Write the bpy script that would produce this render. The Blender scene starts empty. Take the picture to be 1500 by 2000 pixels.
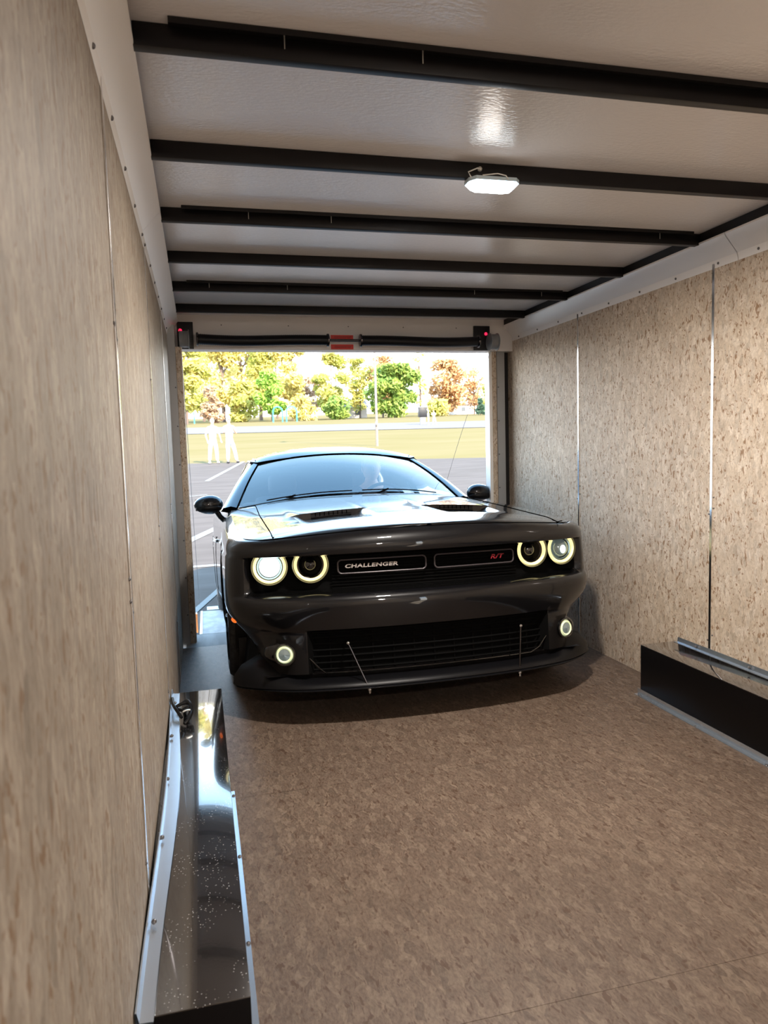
import bpy, bmesh, math, random
from mathutils import Vector, Matrix
R_ = random.Random(7)
PI = math.pi
S = bpy.context.scene
C = S.collection

# ------------------------------------------------------------------ camera
def cam_axes(yaw, pitch, roll):
    f = Vector((math.sin(yaw)*math.cos(pitch), math.cos(yaw)*math.cos(pitch), math.sin(pitch)))
    r = Vector((math.cos(yaw), -math.sin(yaw), 0)); u = r.cross(f)
    return r*math.cos(roll)+u*math.sin(roll), -r*math.sin(roll)+u*math.cos(roll), f
cr, cu, cf = cam_axes(.2462, -.0874, -.0285)
cd = bpy.data.cameras.new('camera'); cam = bpy.data.objects.new('camera', cd); C.objects.link(cam)
cam.matrix_world = Matrix(((cr.x, cu.x, -cf.x, .1621), (cr.y, cu.y, -cf.y, 0), (cr.z, cu.z, -cf.z, 1.2696), (0, 0, 0, 1)))
cd.sensor_fit = 'VERTICAL'; cd.sensor_height = 24; cd.lens = 1420.2/2000*24; cd.clip_start = .02; cd.clip_end = 2000
cd.dof.use_dof = True; cd.dof.focus_distance = 3.4; cd.dof.aperture_fstop = 4.5
S.camera = cam
# ------------------------------------------------------------------ world, sun, exposure
w = bpy.data.worlds.new('sky'); S.world = w; w.use_nodes = True
wn = w.node_tree.nodes; wl = w.node_tree.links
bgn = wn['Background']
wt = wn.new('ShaderNodeTexCoord'); wx = wn.new('ShaderNodeSeparateXYZ'); wr = wn.new('ShaderNodeValToRGB')
wl.new(wt.outputs['Generated'], wx.inputs[0]); wl.new(wx.outputs['Z'], wr.inputs[0]); wl.new(wr.outputs[0], bgn.inputs[0])
we = wr.color_ramp.elements
while len(we) < 5: we.new(.5)
for e_, (p_, c_) in zip(we, [(0, (.80, .78, .72)), (.08, (.95, .95, .93)), (.25, (.46, .62, .80)), (.55, (.155, .29, .44)), (1, (.11, .24, .43))]): e_.position = p_; e_.color = (*c_, 1)
bgn.inputs[1].default_value = 5.8
sl = bpy.data.lights.new('sun', 'SUN'); so = bpy.data.objects.new('sun', sl); C.objects.link(so)
sl.energy = 8.5; sl.angle = math.radians(.53); sl.color = (1, .84, .64)
sd = Vector((-.25, .79, -.56)).normalized()
so.rotation_euler = sd.to_track_quat('-Z', 'Y').to_euler(); so.location = (0, 0, 30)
LED_POWER = 52.0
S.view_settings.view_transform = 'Standard'; S.view_settings.look = 'None'; S.view_settings.gamma = 1
S.view_settings.use_curve_mapping = False; S.view_settings.exposure = .80
if hasattr(S, 'cycles'):
    S.cycles.max_bounces = 10; S.cycles.diffuse_bounces = 6; S.cycles.glossy_bounces = 6; S.cycles.transparent_max_bounces = 12

# ------------------------------------------------------------------ materials
def mat(name, col=(.5, .5, .5), rough=.5, metal=0, spec=.5, coat=0, emit=None, es=0, bump=None, coat_rough=.03, ior=1.5):
    m = bpy.data.materials.new(name); m.use_nodes = True
    n = m.node_tree.nodes; l = m.node_tree.links; b = n['Principled BSDF']
    b.inputs['Base Color'].default_value = (*col, 1); b.inputs['Roughness'].default_value = rough
    b.inputs['Metallic'].default_value = metal; b.inputs['Specular IOR Level'].default_value = spec
    b.inputs['Coat Weight'].default_value = coat; b.inputs['Coat Roughness'].default_value = coat_rough; b.inputs['IOR'].default_value = ior
    if emit: b.inputs['Emission Color'].default_value = (*emit, 1); b.inputs['Emission Strength'].default_value = es
    if bump:
        sc, st, dist = bump[:3]
        tc = n.new('ShaderNodeTexCoord'); mp = n.new('ShaderNodeMapping'); no = n.new('ShaderNodeTexNoise'); bp = n.new('ShaderNodeBump')
        if len(bump) > 3: mp.inputs['Scale'].default_value = bump[3]
        no.inputs['Scale'].default_value = sc; no.inputs['Detail'].default_value = 3
        bp.inputs['Strength'].default_value = st; bp.inputs['Distance'].default_value = dist
        l.new(tc.outputs['Object'], mp.inputs[0]); l.new(mp.outputs[0], no.inputs['Vector']); l.new(no.outputs[0], bp.inputs['Height']); l.new(bp.outputs[0], b.inputs['Normal'])
    return m
def noisecol(m, c1, c2, scale, lo=.4, hi=.6, stretch=(1, 1, 1), detail=4):
    n = m.node_tree.nodes; l = m.node_tree.links; b = n['Principled BSDF']
    tc = n.new('ShaderNodeTexCoord'); mp = n.new('ShaderNodeMapping'); mp.inputs['Scale'].default_value = stretch
    no = n.new('ShaderNodeTexNoise'); no.inputs['Scale'].default_value = scale; no.inputs['Detail'].default_value = detail
    r = n.new('ShaderNodeValToRGB'); r.color_ramp.elements[0].position = lo; r.color_ramp.elements[1].position = hi
    r.color_ramp.elements[0].color = (*c1, 1); r.color_ramp.elements[1].color = (*c2, 1)
    l.new(tc.outputs['Object'], mp.inputs[0]); l.new(mp.outputs[0], no.inputs['Vector']); l.new(no.outputs[0], r.inputs[0]); l.new(r.outputs[0], b.inputs['Base Color'])
    return m
def osb(name, grain, base, light, dark, rough=.6, flakes=1.0, fine=0.55, spec=.35, fs=58):
    """Strand board: large pale chips, fine grain, scattered brown splinters. grain = stretch of the coordinates."""
    m = bpy.data.materials.new(name); m.use_nodes = True
    n = m.node_tree.nodes; l = m.node_tree.links; b = n['Principled BSDF']; b.inputs['Roughness'].default_value = rough; b.inputs['Specular IOR Level'].default_value = spec
    tc = n.new('ShaderNodeTexCoord')
    wz = n.new('ShaderNodeTexNoise'); wz.inputs['Scale'].default_value = 16; wz.inputs['Detail'].default_value = 2
    l.new(tc.outputs['Object'], wz.inputs['Vector'])
    sub = n.new('ShaderNodeVectorMath'); sub.operation = 'SUBTRACT'; sub.inputs[1].default_value = (.5, .5, .5)
    sc = n.new('ShaderNodeVectorMath'); sc.operation = 'SCALE'; sc.inputs['Scale'].default_value = .030
    ad = n.new('ShaderNodeVectorMath'); ad.operation = 'ADD'
    l.new(wz.outputs['Color'], sub.inputs[0]); l.new(sub.outputs[0], sc.inputs[0]); l.new(sc.outputs[0], ad.inputs[0]); l.new(tc.outputs['Object'], ad.inputs[1])
    def mp(s, rot=(0, 0, 0)):
        q = n.new('ShaderNodeMapping'); q.inputs['Scale'].default_value = s; q.inputs['Rotation'].default_value = rot
        l.new(ad.outputs[0], q.inputs[0]); return q.outputs[0]
    def ramp(fac, stops):
        r = n.new('ShaderNodeValToRGB'); e = r.color_ramp.elements
        while len(e) < len(stops): e.new(.5)
        for k, (p, c) in enumerate(stops): e[k].position = p; e[k].color = (*c, 1) if len(c) == 3 else c
        l.new(fac, r.inputs[0]); return r.outputs[0]
    def mix(kind, fac, a, bb):
        q = n.new('ShaderNodeMix'); q.data_type = 'RGBA'; q.blend_type = kind
        if isinstance(fac, float): q.inputs[0].default_value = fac
        else: l.new(fac, q.inputs[0])
        l.new(a, q.inputs[6]); l.new(bb, q.inputs[7]); return q.outputs[2]
    vo = n.new('ShaderNodeTexVoronoi'); vo.inputs['Scale'].default_value = 58; l.new(mp(grain), vo.inputs['Vector'])
    sep = n.new('ShaderNodeSeparateColor'); l.new(vo.outputs['Color'], sep.inputs[0])
    col = ramp(sep.outputs[0], [(0, tuple(x*.90 for x in base)), (.5, base), (.8, tuple(x*1.05 for x in light)), (1, tuple(x*.76 for x in base))])
    n1 = n.new('ShaderNodeTexNoise'); n1.inputs['Scale'].default_value = 150; n1.inputs['Detail'].default_value = 5; n1.inputs['Roughness'].default_value = .7
    l.new(mp(grain), n1.inputs['Vector'])
    col = mix('MULTIPLY', fine, col, ramp(n1.outputs[0], [(.32, (.45, .40, .36)), (.62, (1.0, 1.0, 1.0))]))
    n2 = n.new('ShaderNodeTexNoise'); n2.inputs['Scale'].default_value = 2.2; n2.inputs['Detail'].default_value = 3; l.new(tc.outputs['Object'], n2.inputs['Vector'])
    col = mix('MULTIPLY', .5, col, ramp(n2.outputs[0], [(.3, (.78, .76, .76)), (.7, (1.05, 1.03, 1.0))]))
    for k, (s, rot, thr) in enumerate([((grain[0]*1.0, grain[1]*1.0, grain[2]*.8), (0, 0, 0), .70), ((grain[0]*.7, grain[1]*.7, grain[2]*1.4), (.6, .5, .7), .715), ((grain[0]*1.2, grain[1]*.5, grain[2]*1.1), (-.5, .3, -.6), .72)]):
        q = n.new('ShaderNodeTexNoise'); q.inputs['Scale'].default_value = fs*(1+.35*k); q.inputs['Detail'].default_value = 2.5; q.inputs['Roughness'].default_value = .6
        l.new(mp(s, rot), q.inputs['Vector'])
        f = ramp(q.outputs[0], [(thr-.075*flakes, (0, 0, 0)), (thr-.030*flakes, (.85, .85, .85))])
        dk = n.new('ShaderNodeRGB'); dk.outputs[0].default_value = (*dark, 1)
        col = mix('MIX', f, col, dk.outputs[0])
    l.new(col, b.inputs['Base Color'])
    bp = n.new('ShaderNodeBump'); bp.inputs['Strength'].default_value = .25; bp.inputs['Distance'].default_value = .002
    l.new(n1.outputs[0], bp.inputs['Height']); l.new(bp.outputs[0], b.inputs['Normal'])
    return m
M = {}
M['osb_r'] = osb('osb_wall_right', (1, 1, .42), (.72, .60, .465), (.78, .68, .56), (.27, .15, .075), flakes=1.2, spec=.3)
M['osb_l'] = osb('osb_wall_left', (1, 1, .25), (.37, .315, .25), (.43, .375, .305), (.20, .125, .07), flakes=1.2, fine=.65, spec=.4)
M['osb_f'] = osb('osb_floor', (1, .38, 1), (.185, .135, .102), (.225, .172, .13), (.085, .05, .033), rough=.5, flakes=1.0, fine=.8, spec=.35, fs=50)
M['ceil'] = mat('ceiling_white', (.80, .80, .83), .15, spec=1.0, bump=(60, .28, .004, (1, 2.2, 1)))
M['header'] = mat('header_panel', (.80, .76, .73), .35, bump=(80, .15, .001))
M['alu'] = mat('aluminium', (.95, .92, .88), .38, metal=.20, bump=(30, .08, .002, (1, .1, 1)))
M['alu_sharp'] = mat('aluminium_bright', (.85, .85, .86), .16, metal=1)
M['zinc'] = mat('galvanised_strip', (.60, .66, .73), .24, metal=.85, bump=(25, .04, .002, (1, .2, 1)))
M['black_steel'] = mat('black_steel', (.007, .006, .007), .40, spec=.30)
M['satin_black'] = mat('satin_black', (.008, .007, .008), .45)
M['boxtop'] = mat('box_gloss_black', (.012, .011, .012), .12, spec=1.0, coat=1.0, bump=(140, .10, .0008), ior=1.7)
M['boxside'] = mat('box_side_black', (.005, .004, .004), .4, spec=.12)
M['grey_post'] = mat('grey_post', (.36, .36, .36), .35, metal=.3)
M['screw'] = mat('screw', (.16, .15, .15), .35, metal=.8)
M['pin'] = mat('screw_tip', (.7, .7, .66), .3, metal=.7)
M['red_label'] = mat('red_label', (.75, .035, .02), .45); M['red_ink'] = mat('label_ink', (.28, .01, .01), .5)
M['red_led'] = mat('red_led', (.6, .01, .03), .3, emit=(1, .02, .08), es=.9)
M['led_lens'] = mat('led_lens', (.9, .95, 1), .3, emit=(.85, .95, 1), es=5)
M['clear'] = mat('clear_plastic', (.6, .75, .85), .15)
M['wire'] = mat('white_wire', (.75, .75, .72), .5)
M['steel_cable'] = mat('steel_cable', (.25, .24, .24), .5, metal=.5)
M['ramp'] = noisecol(mat('ramp_wood', (.5, .5, .5), .7), (.40, .38, .36), (.52, .50, .47), 14, stretch=(1, .2, 1))
M['reflector'] = mat('orange_reflector', (.95, .30, .08), .35)
# dust specks on the wheel box tops
def speck(m):
    n = m.node_tree.nodes; l = m.node_tree.links; b = n['Principled BSDF']
    tc = n.new('ShaderNodeTexCoord'); v = n.new('ShaderNodeTexVoronoi'); v.inputs['Scale'].default_value = 130
    r = n.new('ShaderNodeValToRGB'); r.color_ramp.elements[0].position = .12; r.color_ramp.elements[1].position = .20
    r.color_ramp.elements[0].color = (1, 1, 1, 1); r.color_ramp.elements[1].color = (0, 0, 0, 1)
    no = n.new('ShaderNodeTexNoise'); no.inputs['Scale'].default_value = 9; r2 = n.new('ShaderNodeValToRGB'); r2.color_ramp.elements[0].position = .46; r2.color_ramp.elements[1].position = .56
    mu = n.new('ShaderNodeMath'); mu.operation = 'MULTIPLY'
    mx = n.new('ShaderNodeMix'); mx.data_type = 'RGBA'; mx.inputs[6].default_value = (.012, .011, .012, 1); mx.inputs[7].default_value = (.45, .45, .45, 1)
    l.new(tc.outputs['Object'], v.inputs['Vector']); l.new(tc.outputs['Object'], no.inputs['Vector']); l.new(v.outputs['Distance'], r.inputs[0]); l.new(no.outputs[0], r2.inputs[0])
    l.new(r.outputs[0], mu.inputs[0]); l.new(r2.outputs[0], mu.inputs[1]); l.new(mu.outputs[0], mx.inputs[0]); l.new(mx.outputs[2], b.inputs['Base Color'])
speck(M['boxtop'])
# car
M['paint'] = mat('car_paint_black', (.004, .004, .005), .35, spec=0.15, coat=1.0, coat_rough=.025); M['paint'].node_tree.nodes['Principled BSDF'].inputs['Coat IOR'].default_value = 1.45
M['gloss_black'] = mat('gloss_black_plastic', (.004, .004, .004), .10, spec=.6, coat=1.0)
M['plastic'] = mat('black_plastic', (.006, .005, .005), .45, spec=.22)
M['lip'] = mat('splitter_plastic', (.004, .004, .005), .38, spec=.22)
M['grille_black'] = mat('grille_black', (.004, .004, .004), .7, spec=.04)
M['gap'] = mat('panel_gap', (.001, .001, .001), .9, spec=0)
M['tyre'] = noisecol(mat('tyre_rubber', (.02, .02, .02), .75), (.015, .015, .015), (.035, .034, .034), 40)
M['rim'] = mat('wheel_black', (.015, .015, .017), .22, metal=.6)
M['halo'] = mat('halo_ring', (.9, .8, .5), .4, emit=(1.0, .84, .38), es=.62)
M['halo_fog'] = mat('halo_fog', (.9, .9, .6), .4, emit=(.72, .88, .50), es=.30)
M['lamp_on'] = mat('lamp_lit', (.9, 1, 1), .3, emit=(.86, 1, .97), es=1.5)
M['lamp_dim'] = mat('lamp_dim', (.35, .42, .43), .1, metal=.6, emit=(.5, .65, .62), es=.06)
M['chrome'] = mat('chrome', (.7, .72, .74), .08, metal=1)
M['dark_chrome'] = mat('dark_chrome', (.10, .09, .09), .25, metal=1)
M['grille_ring'] = mat('grille_ring', (.07, .06, .065), .4, metal=.3)
M['amber'] = mat('amber_lens', (1, .22, .02), .3, emit=(1, .18, .02), es=.55)
M['badge'] = mat('badge_silver', (.42, .38, .36), .4, metal=.3, emit=(.8, .7, .62), es=0)
M['badge_red'] = mat('badge_red', (.30, .008, .02), .5)
M['interior'] = mat('car_interior', (.02, .022, .025), .7)
def glass(name, tint, ior, rough=0.0):
    m = bpy.data.materials.new(name); m.use_nodes = True; n = m.node_tree.nodes; l = m.node_tree.links
    n.remove(n['Principled BSDF']); out = n['Material Output']
    t = n.new('ShaderNodeBsdfTransparent'); t.inputs[0].default_value = (*tint, 1)
    g = n.new('ShaderNodeBsdfGlossy'); g.inputs['Roughness'].default_value = rough
    f = n.new('ShaderNodeFresnel'); f.inputs[0].default_value = ior; mx = n.new('ShaderNodeMixShader')
    l.new(f.outputs[0], mx.inputs[0]); l.new(t.outputs[0], mx.inputs[1]); l.new(g.outputs[0], mx.inputs[2]); l.new(mx.outputs[0], out.inputs[0]); return m
M['windshield'] = glass('windshield_glass', (.78, .86, .90), 1.8)
M['sideglass'] = glass('side_glass', (.72, .76, .78), 1.45)
M['lens'] = glass('clear_lens', (.95, .95, .95), 1.4)

# ------------------------------------------------------------------ mesh helpers
def link(name, me, m, parent=None, smooth=None, rest=None):
    o = bpy.data.objects.new(name, me); C.objects.link(o)
    ms = m if isinstance(m, (list, tuple)) else [m]
    for q in ms: me.materials.append(q)
    if smooth is not None:
        me.polygons.foreach_set('use_smooth', [True]*len(me.polygons)); me.set_sharp_from_angle(angle=math.radians(smooth))
    if parent: o.parent = parent
    return o
class MB:
    def __init__(s): s.v = []; s.f = []; s.mi = []
    def add(s, vs, fs, mi=0):
        b = len(s.v); s.v += [tuple(x) for x in vs]; s.f += [tuple(i+b for i in f) for f in fs]; s.mi += [mi]*len(fs); return s
    def box(s, a, b, mi=0):
        x0, y0, z0 = a; x1, y1, z1 = b
        return s.add([(x0, y0, z0), (x1, y0, z0), (x1, y1, z0), (x0, y1, z0), (x0, y0, z1), (x1, y0, z1), (x1, y1, z1), (x0, y1, z1)],
                     [(0, 3, 2, 1), (4, 5, 6, 7), (0, 1, 5, 4), (1, 2, 6, 5), (2, 3, 7, 6), (3, 0, 4, 7)], mi)
    def bbox(s, a, b, bev=.004, mi=0):
        bm = bmesh.new(); bmesh.ops.create_cube(bm, size=1)
        for v in bm.verts: v.co = Vector([(a[i]+b[i])/2+v.co[i]*(b[i]-a[i]) for i in range(3)])
        bmesh.ops.bevel(bm, geom=list(bm.edges), offset=bev, segments=2, affect='EDGES', profile=.5)
        bm.verts.index_update(); s.add([v.co[:] for v in bm.verts], [[v.index for v in f.verts] for f in bm.faces], mi); bm.free(); return s
    def tube(s, pts, r, n=10, mi=0, closed=False, caps=True):
        pts = [Vector(p) for p in pts]; K = len(pts); rs = r if isinstance(r, (list, tuple)) else [r]*K
        b = len(s.v); up = Vector((0, 0, 1)); prev = None
        for i, p in enumerate(pts):
            t = (pts[(i+1) % K]-pts[(i-1) % K]) if closed else (pts[min(i+1, K-1)]-pts[max(i-1, 0)])
            t.normalize()
            a = prev-t*prev.dot(t) if prev is not None else (up.cross(t) if abs(t.dot(up)) < .95 else Vector((1, 0, 0)).cross(t))
            a.normalize(); c = t.cross(a); prev = a
            for k in range(n):
                th = 2*PI*k/n; s.v.append(tuple(p+(a*math.cos(th)+c*math.sin(th))*rs[i]))
        for i in range(K if closed else K-1):
            for k in range(n):
                j = (i+1) % K; s.f.append((b+i*n+k, b+i*n+(k+1) % n, b+j*n+(k+1) % n, b+j*n+k)); s.mi.append(mi)
        if caps and not closed:
            s.f.append(tuple(b+k for k in range(n))[::-1]); s.mi.append(mi); s.f.append(tuple(b+(K-1)*n+k for k in range(n))); s.mi.append(mi)
        return s
    def lathe(s, c, axis, prof, n=32, mi=0, a0=0, a1=2*PI):
        """prof: list of (radius, distance along axis)"""
        c = Vector(c); ax = Vector(axis).normalized(); a = ax.orthogonal().normalized()
        if abs(ax.y) > .7: a = Vector((1, 0, 0)); a = (a-ax*a.dot(ax)).normalized()
        d = ax.cross(a); b = len(s.v); full = abs(a1-a0-2*PI) < 1e-6; m = n if full else n+1
        for (r, h) in prof:
            for k in range(m):
                th = a0+(a1-a0)*k/n; s.v.append(tuple(c+ax*h+(a*math.cos(th)+d*math.sin(th))*r))
        for i in range(len(prof)-1):
            for k in range(n):
                k2 = (k+1) % m if full else k+1
                s.f.append((b+i*m+k, b+i*m+k2, b+(i+1)*m+k2, b+(i+1)*m+k)); s.mi.append(mi)
        return s
    def grid(s, rows, mi=0, closed=False):
        b = len(s.v); n = len(rows[0])
        for r in rows: s.v += [tuple(p) for p in r]
        for i in range(len(rows)-1):
            for k in range(n if closed else n-1):
                k2 = (k+1) % n; s.f.append((b+i*n+k, b+i*n+k2, b+(i+1)*n+k2, b+(i+1)*n+k)); s.mi.append(mi)
        return s
    def ball(s, c, r, n=10, mi=0):
        r = r if isinstance(r, (tuple, list)) else (r, r, r)
        rows = [[(c[0]+r[0]*math.sin(PI*i/n)*math.cos(2*PI*k/(2*n)), c[1]+r[1]*math.sin(PI*i/n)*math.sin(2*PI*k/(2*n)), c[2]+r[2]*math.cos(PI*i/n)) for k in range(2*n)] for i in range(n+1)]
        return s.grid(rows, mi, True)
    def build(s, name, m, parent=None, smooth=35, clean=True):
        me = bpy.data.meshes.new(name); me.from_pydata(s.v, [], s.f); me.polygons.foreach_set('material_index', s.mi)
        if clean:
            bm = bmesh.new(); bm.from_mesh(me); bmesh.ops.remove_doubles(bm, verts=bm.verts, dist=1e-5); bmesh.ops.recalc_face_normals(bm, faces=bm.faces); bm.to_mesh(me); bm.free()
        me.update(); return link(name, me, m, parent, smooth)
def tag(o, label=None, cat=None, group=None, kind=None):
    if label: o['label'] = label
    if cat: o['category'] = cat
    if group: o['group'] = group
    if kind: o['kind'] = kind
    return o
def st(o, label=None): return tag(o, label, None, None, 'structure')
def empty(name, loc=(0, 0, 0), label=None, cat=None, group=None, rot=(0, 0, 0)):
    o = bpy.data.objects.new(name, None); C.objects.link(o); o.location = loc; o.rotation_euler = rot; o.empty_display_size = .1
    return tag(o, label, cat, group)
def sm(x, a, b):
    if a == b: return float(x > a)
    t = min(1, max(0, (x-a)/(b-a))); return t*t*(3-2*t)
def interp(tab, x):
    if x <= tab[0][0]: return tab[0][1]
    for (a, p), (b, q) in zip(tab, tab[1:]):
        if x <= b: return p+(q-p)*(x-a)/(b-a)
    return tab[-1][1]
def smooth_interp(tab, x):
    """Catmull-Rom through table"""
    n = len(tab)
    if x <= tab[0][0]: return tab[0][1]
    if x >= tab[-1][0]: return tab[-1][1]
    for i in range(n-1):
        if x <= tab[i+1][0]:
            x0, y0 = tab[i]; x1, y1 = tab[i+1]; h = x1-x0; t = (x-x0)/h
            m0 = (y1-tab[max(i-1, 0)][1])/(x1-tab[max(i-1, 0)][0]); m1 = (tab[min(i+2, n-1)][1]-y0)/(tab[min(i+2, n-1)][0]-x0)
            return (2*t**3-3*t*t+1)*y0+(t**3-2*t*t+t)*h*m0+(-2*t**3+3*t*t)*y1+(t**3-t*t)*h*m1

# ------------------------------------------------------------------ trailer shell
W = 2.46; YF = -2.6; YE = 5.20; ZC = 2.19
FL = 4.95
m_ = MB(); fy = [YF, .20, 1.42, 2.64, 3.86, 4.86]
for a_, b_ in zip(fy, fy[1:]): m_.box((-.02, a_+.0006, -.04), (W+.02, b_-.0006, 0))
m_.box((-.02, YF, -.045), (W+.02, 4.86, -.0401))
st(m_.build('floor', M['osb_f'], smooth=None), 'brown strand board trailer floor')
m_ = MB(); m_.box((0.02, 4.863, -.05), (W-.02, YE, -.001)); st(m_.build('trim_threshold', M['ramp'], smooth=None), 'pale board at the rear edge of the trailer floor')
seams = [1.675, 2.895, 4.115]
def wall(name, x0, x1, m, lab):
    m_ = MB(); m_.box((x0, YF, 0), (x1, YE+.04, ZC)); return st(m_.build(name, m, smooth=None), lab)
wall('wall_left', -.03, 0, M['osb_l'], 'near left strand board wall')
m_ = MB()
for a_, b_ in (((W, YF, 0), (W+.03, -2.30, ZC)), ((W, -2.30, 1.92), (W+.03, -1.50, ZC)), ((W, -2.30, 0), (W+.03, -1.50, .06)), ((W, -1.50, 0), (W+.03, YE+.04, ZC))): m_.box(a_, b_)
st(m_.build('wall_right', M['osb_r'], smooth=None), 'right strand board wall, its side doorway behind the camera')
m_ = MB(); m_.box((-.03, YF-.03, 0), (W+.03, YF, ZC)); st(m_.build('wall_front', M['osb_r'], smooth=None), 'front wall behind the camera')
m_ = MB(); m_.box((-.03, YF, ZC), (W+.03, YE+.05, ZC+.03)); st(m_.build('ceiling', M['ceil'], smooth=None), 'glossy white trailer ceiling')
# metal seam strips on the walls
k = 0
for side in (0, 1):
    for y in [seams[0]-1.22] + seams:
        k += 1; m_ = MB()
        if side == 0:
            m_.bbox((0, y-.007, .0), (.004, y+.007, 2.10), .0012)
        else:
            m_.bbox((W-.004, y-.008, .0), (W, y+.008, 2.10), .0012)
        o = st(m_.build('trim_%d' % k, M['alu_sharp'], smooth=None), 'metal seam strip on the %s wall' % ('left', 'right')[side])
        q = MB()
        for z in (.35, .95, 1.0, 1.55):
            xx = .001 if side == 0 else W-.001
            q.ball((xx, y-.016, z), (.004, .004, .004), 5)
            if z != 1.0: q.ball((xx, y+.016, z-.03), (.004, .004, .004), 5)
        q.build('screw', M['screw'], o)
# cove trims
def cove(side, y0, y1, k, lab):
    sx = (lambda x: x) if side == 0 else (lambda x: W-x)
    prof = [(0.0005, 2.035), (.006, 2.068), (.012, 2.074), (.065, 2.133), (.070, 2.143), (.070, 2.150), (.064, 2.150), (.058, 2.136), (.004, 2.076), (.0005, 2.066)]
    rows = [[(sx(x), y, z) for x, z in prof] for y in (y0, y1)]
    m_ = MB(); m_.grid(rows, 0, True)
    o = st(m_.build('trim_%d' % k, M['alu'], smooth=25), lab)
    y = y0+.12
    while y < y1:
        q = MB(); q.ball((sx(.004), y, 2.052), (.005, .006, .006), 6); q.build('screw', M['screw'], o); y += .31 if side == 0 else .30
    return o
cove(0, YF, 2.80, 11, 'near section of the angled aluminium cove on the left'); cove(0, 2.803, 5.08, 12, 'far section of the angled aluminium cove on the left')
cove(1, YF, 2.74, 13, 'near section of the angled aluminium cove on the right'); cove(1, 2.743, 5.08, 14, 'far section of the angled aluminium cove on the right')
for s_, xa, xb in ((0, 0, .066), (1, W-.066, W)):
    m_ = MB(); m_.box((xa+(.04 if s_ == 0 else 0), YF, 2.152), (xb-(.04 if s_ else 0), YE, ZC-.0005)); st(m_.build('trim_%d' % (15+s_), M['black_steel'], smooth=None), 'black steel top rail above the %s cove' % ('left', 'right')[s_])
# roof bows
names = ['nearest black roof bow, crossing the top of the frame', 'second black roof bow, with the white dome light fixed to it', 'third black roof bow from the camera, just beyond the dome light',
         'fourth black roof bow, between the one beyond the dome light and two nearest the door', 'fifth black roof bow, second from the rear door', 'last black roof bow, right before the rear door header']
BY = [1.7035+.6036*k for k in range(6)]
for k in range(-4, 6):
    y = 1.7035+.6036*k
    lab = names[k] if k >= 0 else 'black roof bow behind the camera'
    root = empty('roof_bow', (W/2, y, 2.14), lab, 'roof beam', 'black steel roof bows across the ceiling')
    z0, z1 = 0.0, .0495; h = W/2-.068
    m_ = MB(); m_.bbox((-h, -.001, z0), (h, .029, z1), .002)
    m_.build('web', M['black_steel'], root)
    if k % 2 == 0:
        m_ = MB(); m_.box((-h+.075, -.030, z1-.004), (h-.05, .0, z1)); m_.box((-h+.075, -.032, z1-.013), (h-.05, -.030, z1)); m_.build('flange', M['black_steel'], root, smooth=None)
        for xx in ((-.84, -.52, .95) if k != 4 else (-.97, -.55, .55, .98)):
            m_ = MB(); m_.tube([(xx, -.016, z1-.004), (xx, -.016, z1-.034)], [.0018, .0012], 6); m_.build('screw_tip', M['pin'], root)
# dome lights
def dome(x, y, lab, bright, round_):
    root = empty('dome_light', (x, y, 2.139), lab, 'ceiling light', 'white led dome lights')
    m_ = MB()
    outline = [(-.088, -.015), (-.07, -.04), (.07, -.04), (.088, -.02), (.088, .03), (.06, .045), (-.06, .045), (-.088, .025)]
    def prism(m_, sc, z0, z1):
        n = len(outline); a = [(px*sc[0], py*sc[0], z0) for px, py in outline]; b = [(px*sc[1], py*sc[1], z1) for px, py in outline]
        m_.grid([a, b], 0, True); m_.add(a, [tuple(range(n))]); m_.add(b, [tuple(range(n))])
    prism(m_, (1, 1), -.012, 0); m_.build('base_plate', M['clear'], root)
    m_ = MB(); prism(m_, (.80, .97), -.028, -.013); m_.build('lens', M['led_lens'], root)
    m_ = MB(); m_.tube([(-.085, -.03, -.004), (-.10, -.045, .006), (-.07, -.05, .018), (-.055, -.035, .02)], .0022, 6); m_.tube([(-.05, -.043, .0), (0, -.048, .006), (.03, -.046, .002), (.04, -.04, -.006)], .0018, 6)
    m_.build('wire', M['wire'], root)
    m_ = MB(); m_.ball((-.055, -.032, .022), .008, 6); m_.build('mounting_screw', M['pin'], root)
    l = bpy.data.lights.new('dome_lamp', 'AREA'); lo = bpy.data.objects.new('dome_lamp', l); C.objects.link(lo); lo.parent = root
    l.shape = 'RECTANGLE'; l.size = .15; l.size_y = .07; l.energy = bright; l.color = (1.0, .92, .84); lo.location = (0, 0, -.031)
    l = bpy.data.lights.new('dome_glow', 'POINT'); lo = bpy.data.objects.new('dome_glow', l); C.objects.link(lo); lo.parent = root
    l.shadow_soft_size = .04; l.energy = round_; l.color = (1.0, .92, .84); lo.location = (0, -.0, -.085)
dome(1.144, BY[1]+.01, 'small lit white dome light hanging under the second roof bow', LED_POWER*.58, .2)
dome(1.25, -1.314+.01, 'white dome light overhead behind the camera', LED_POWER*.52, LED_POWER*.26)

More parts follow.
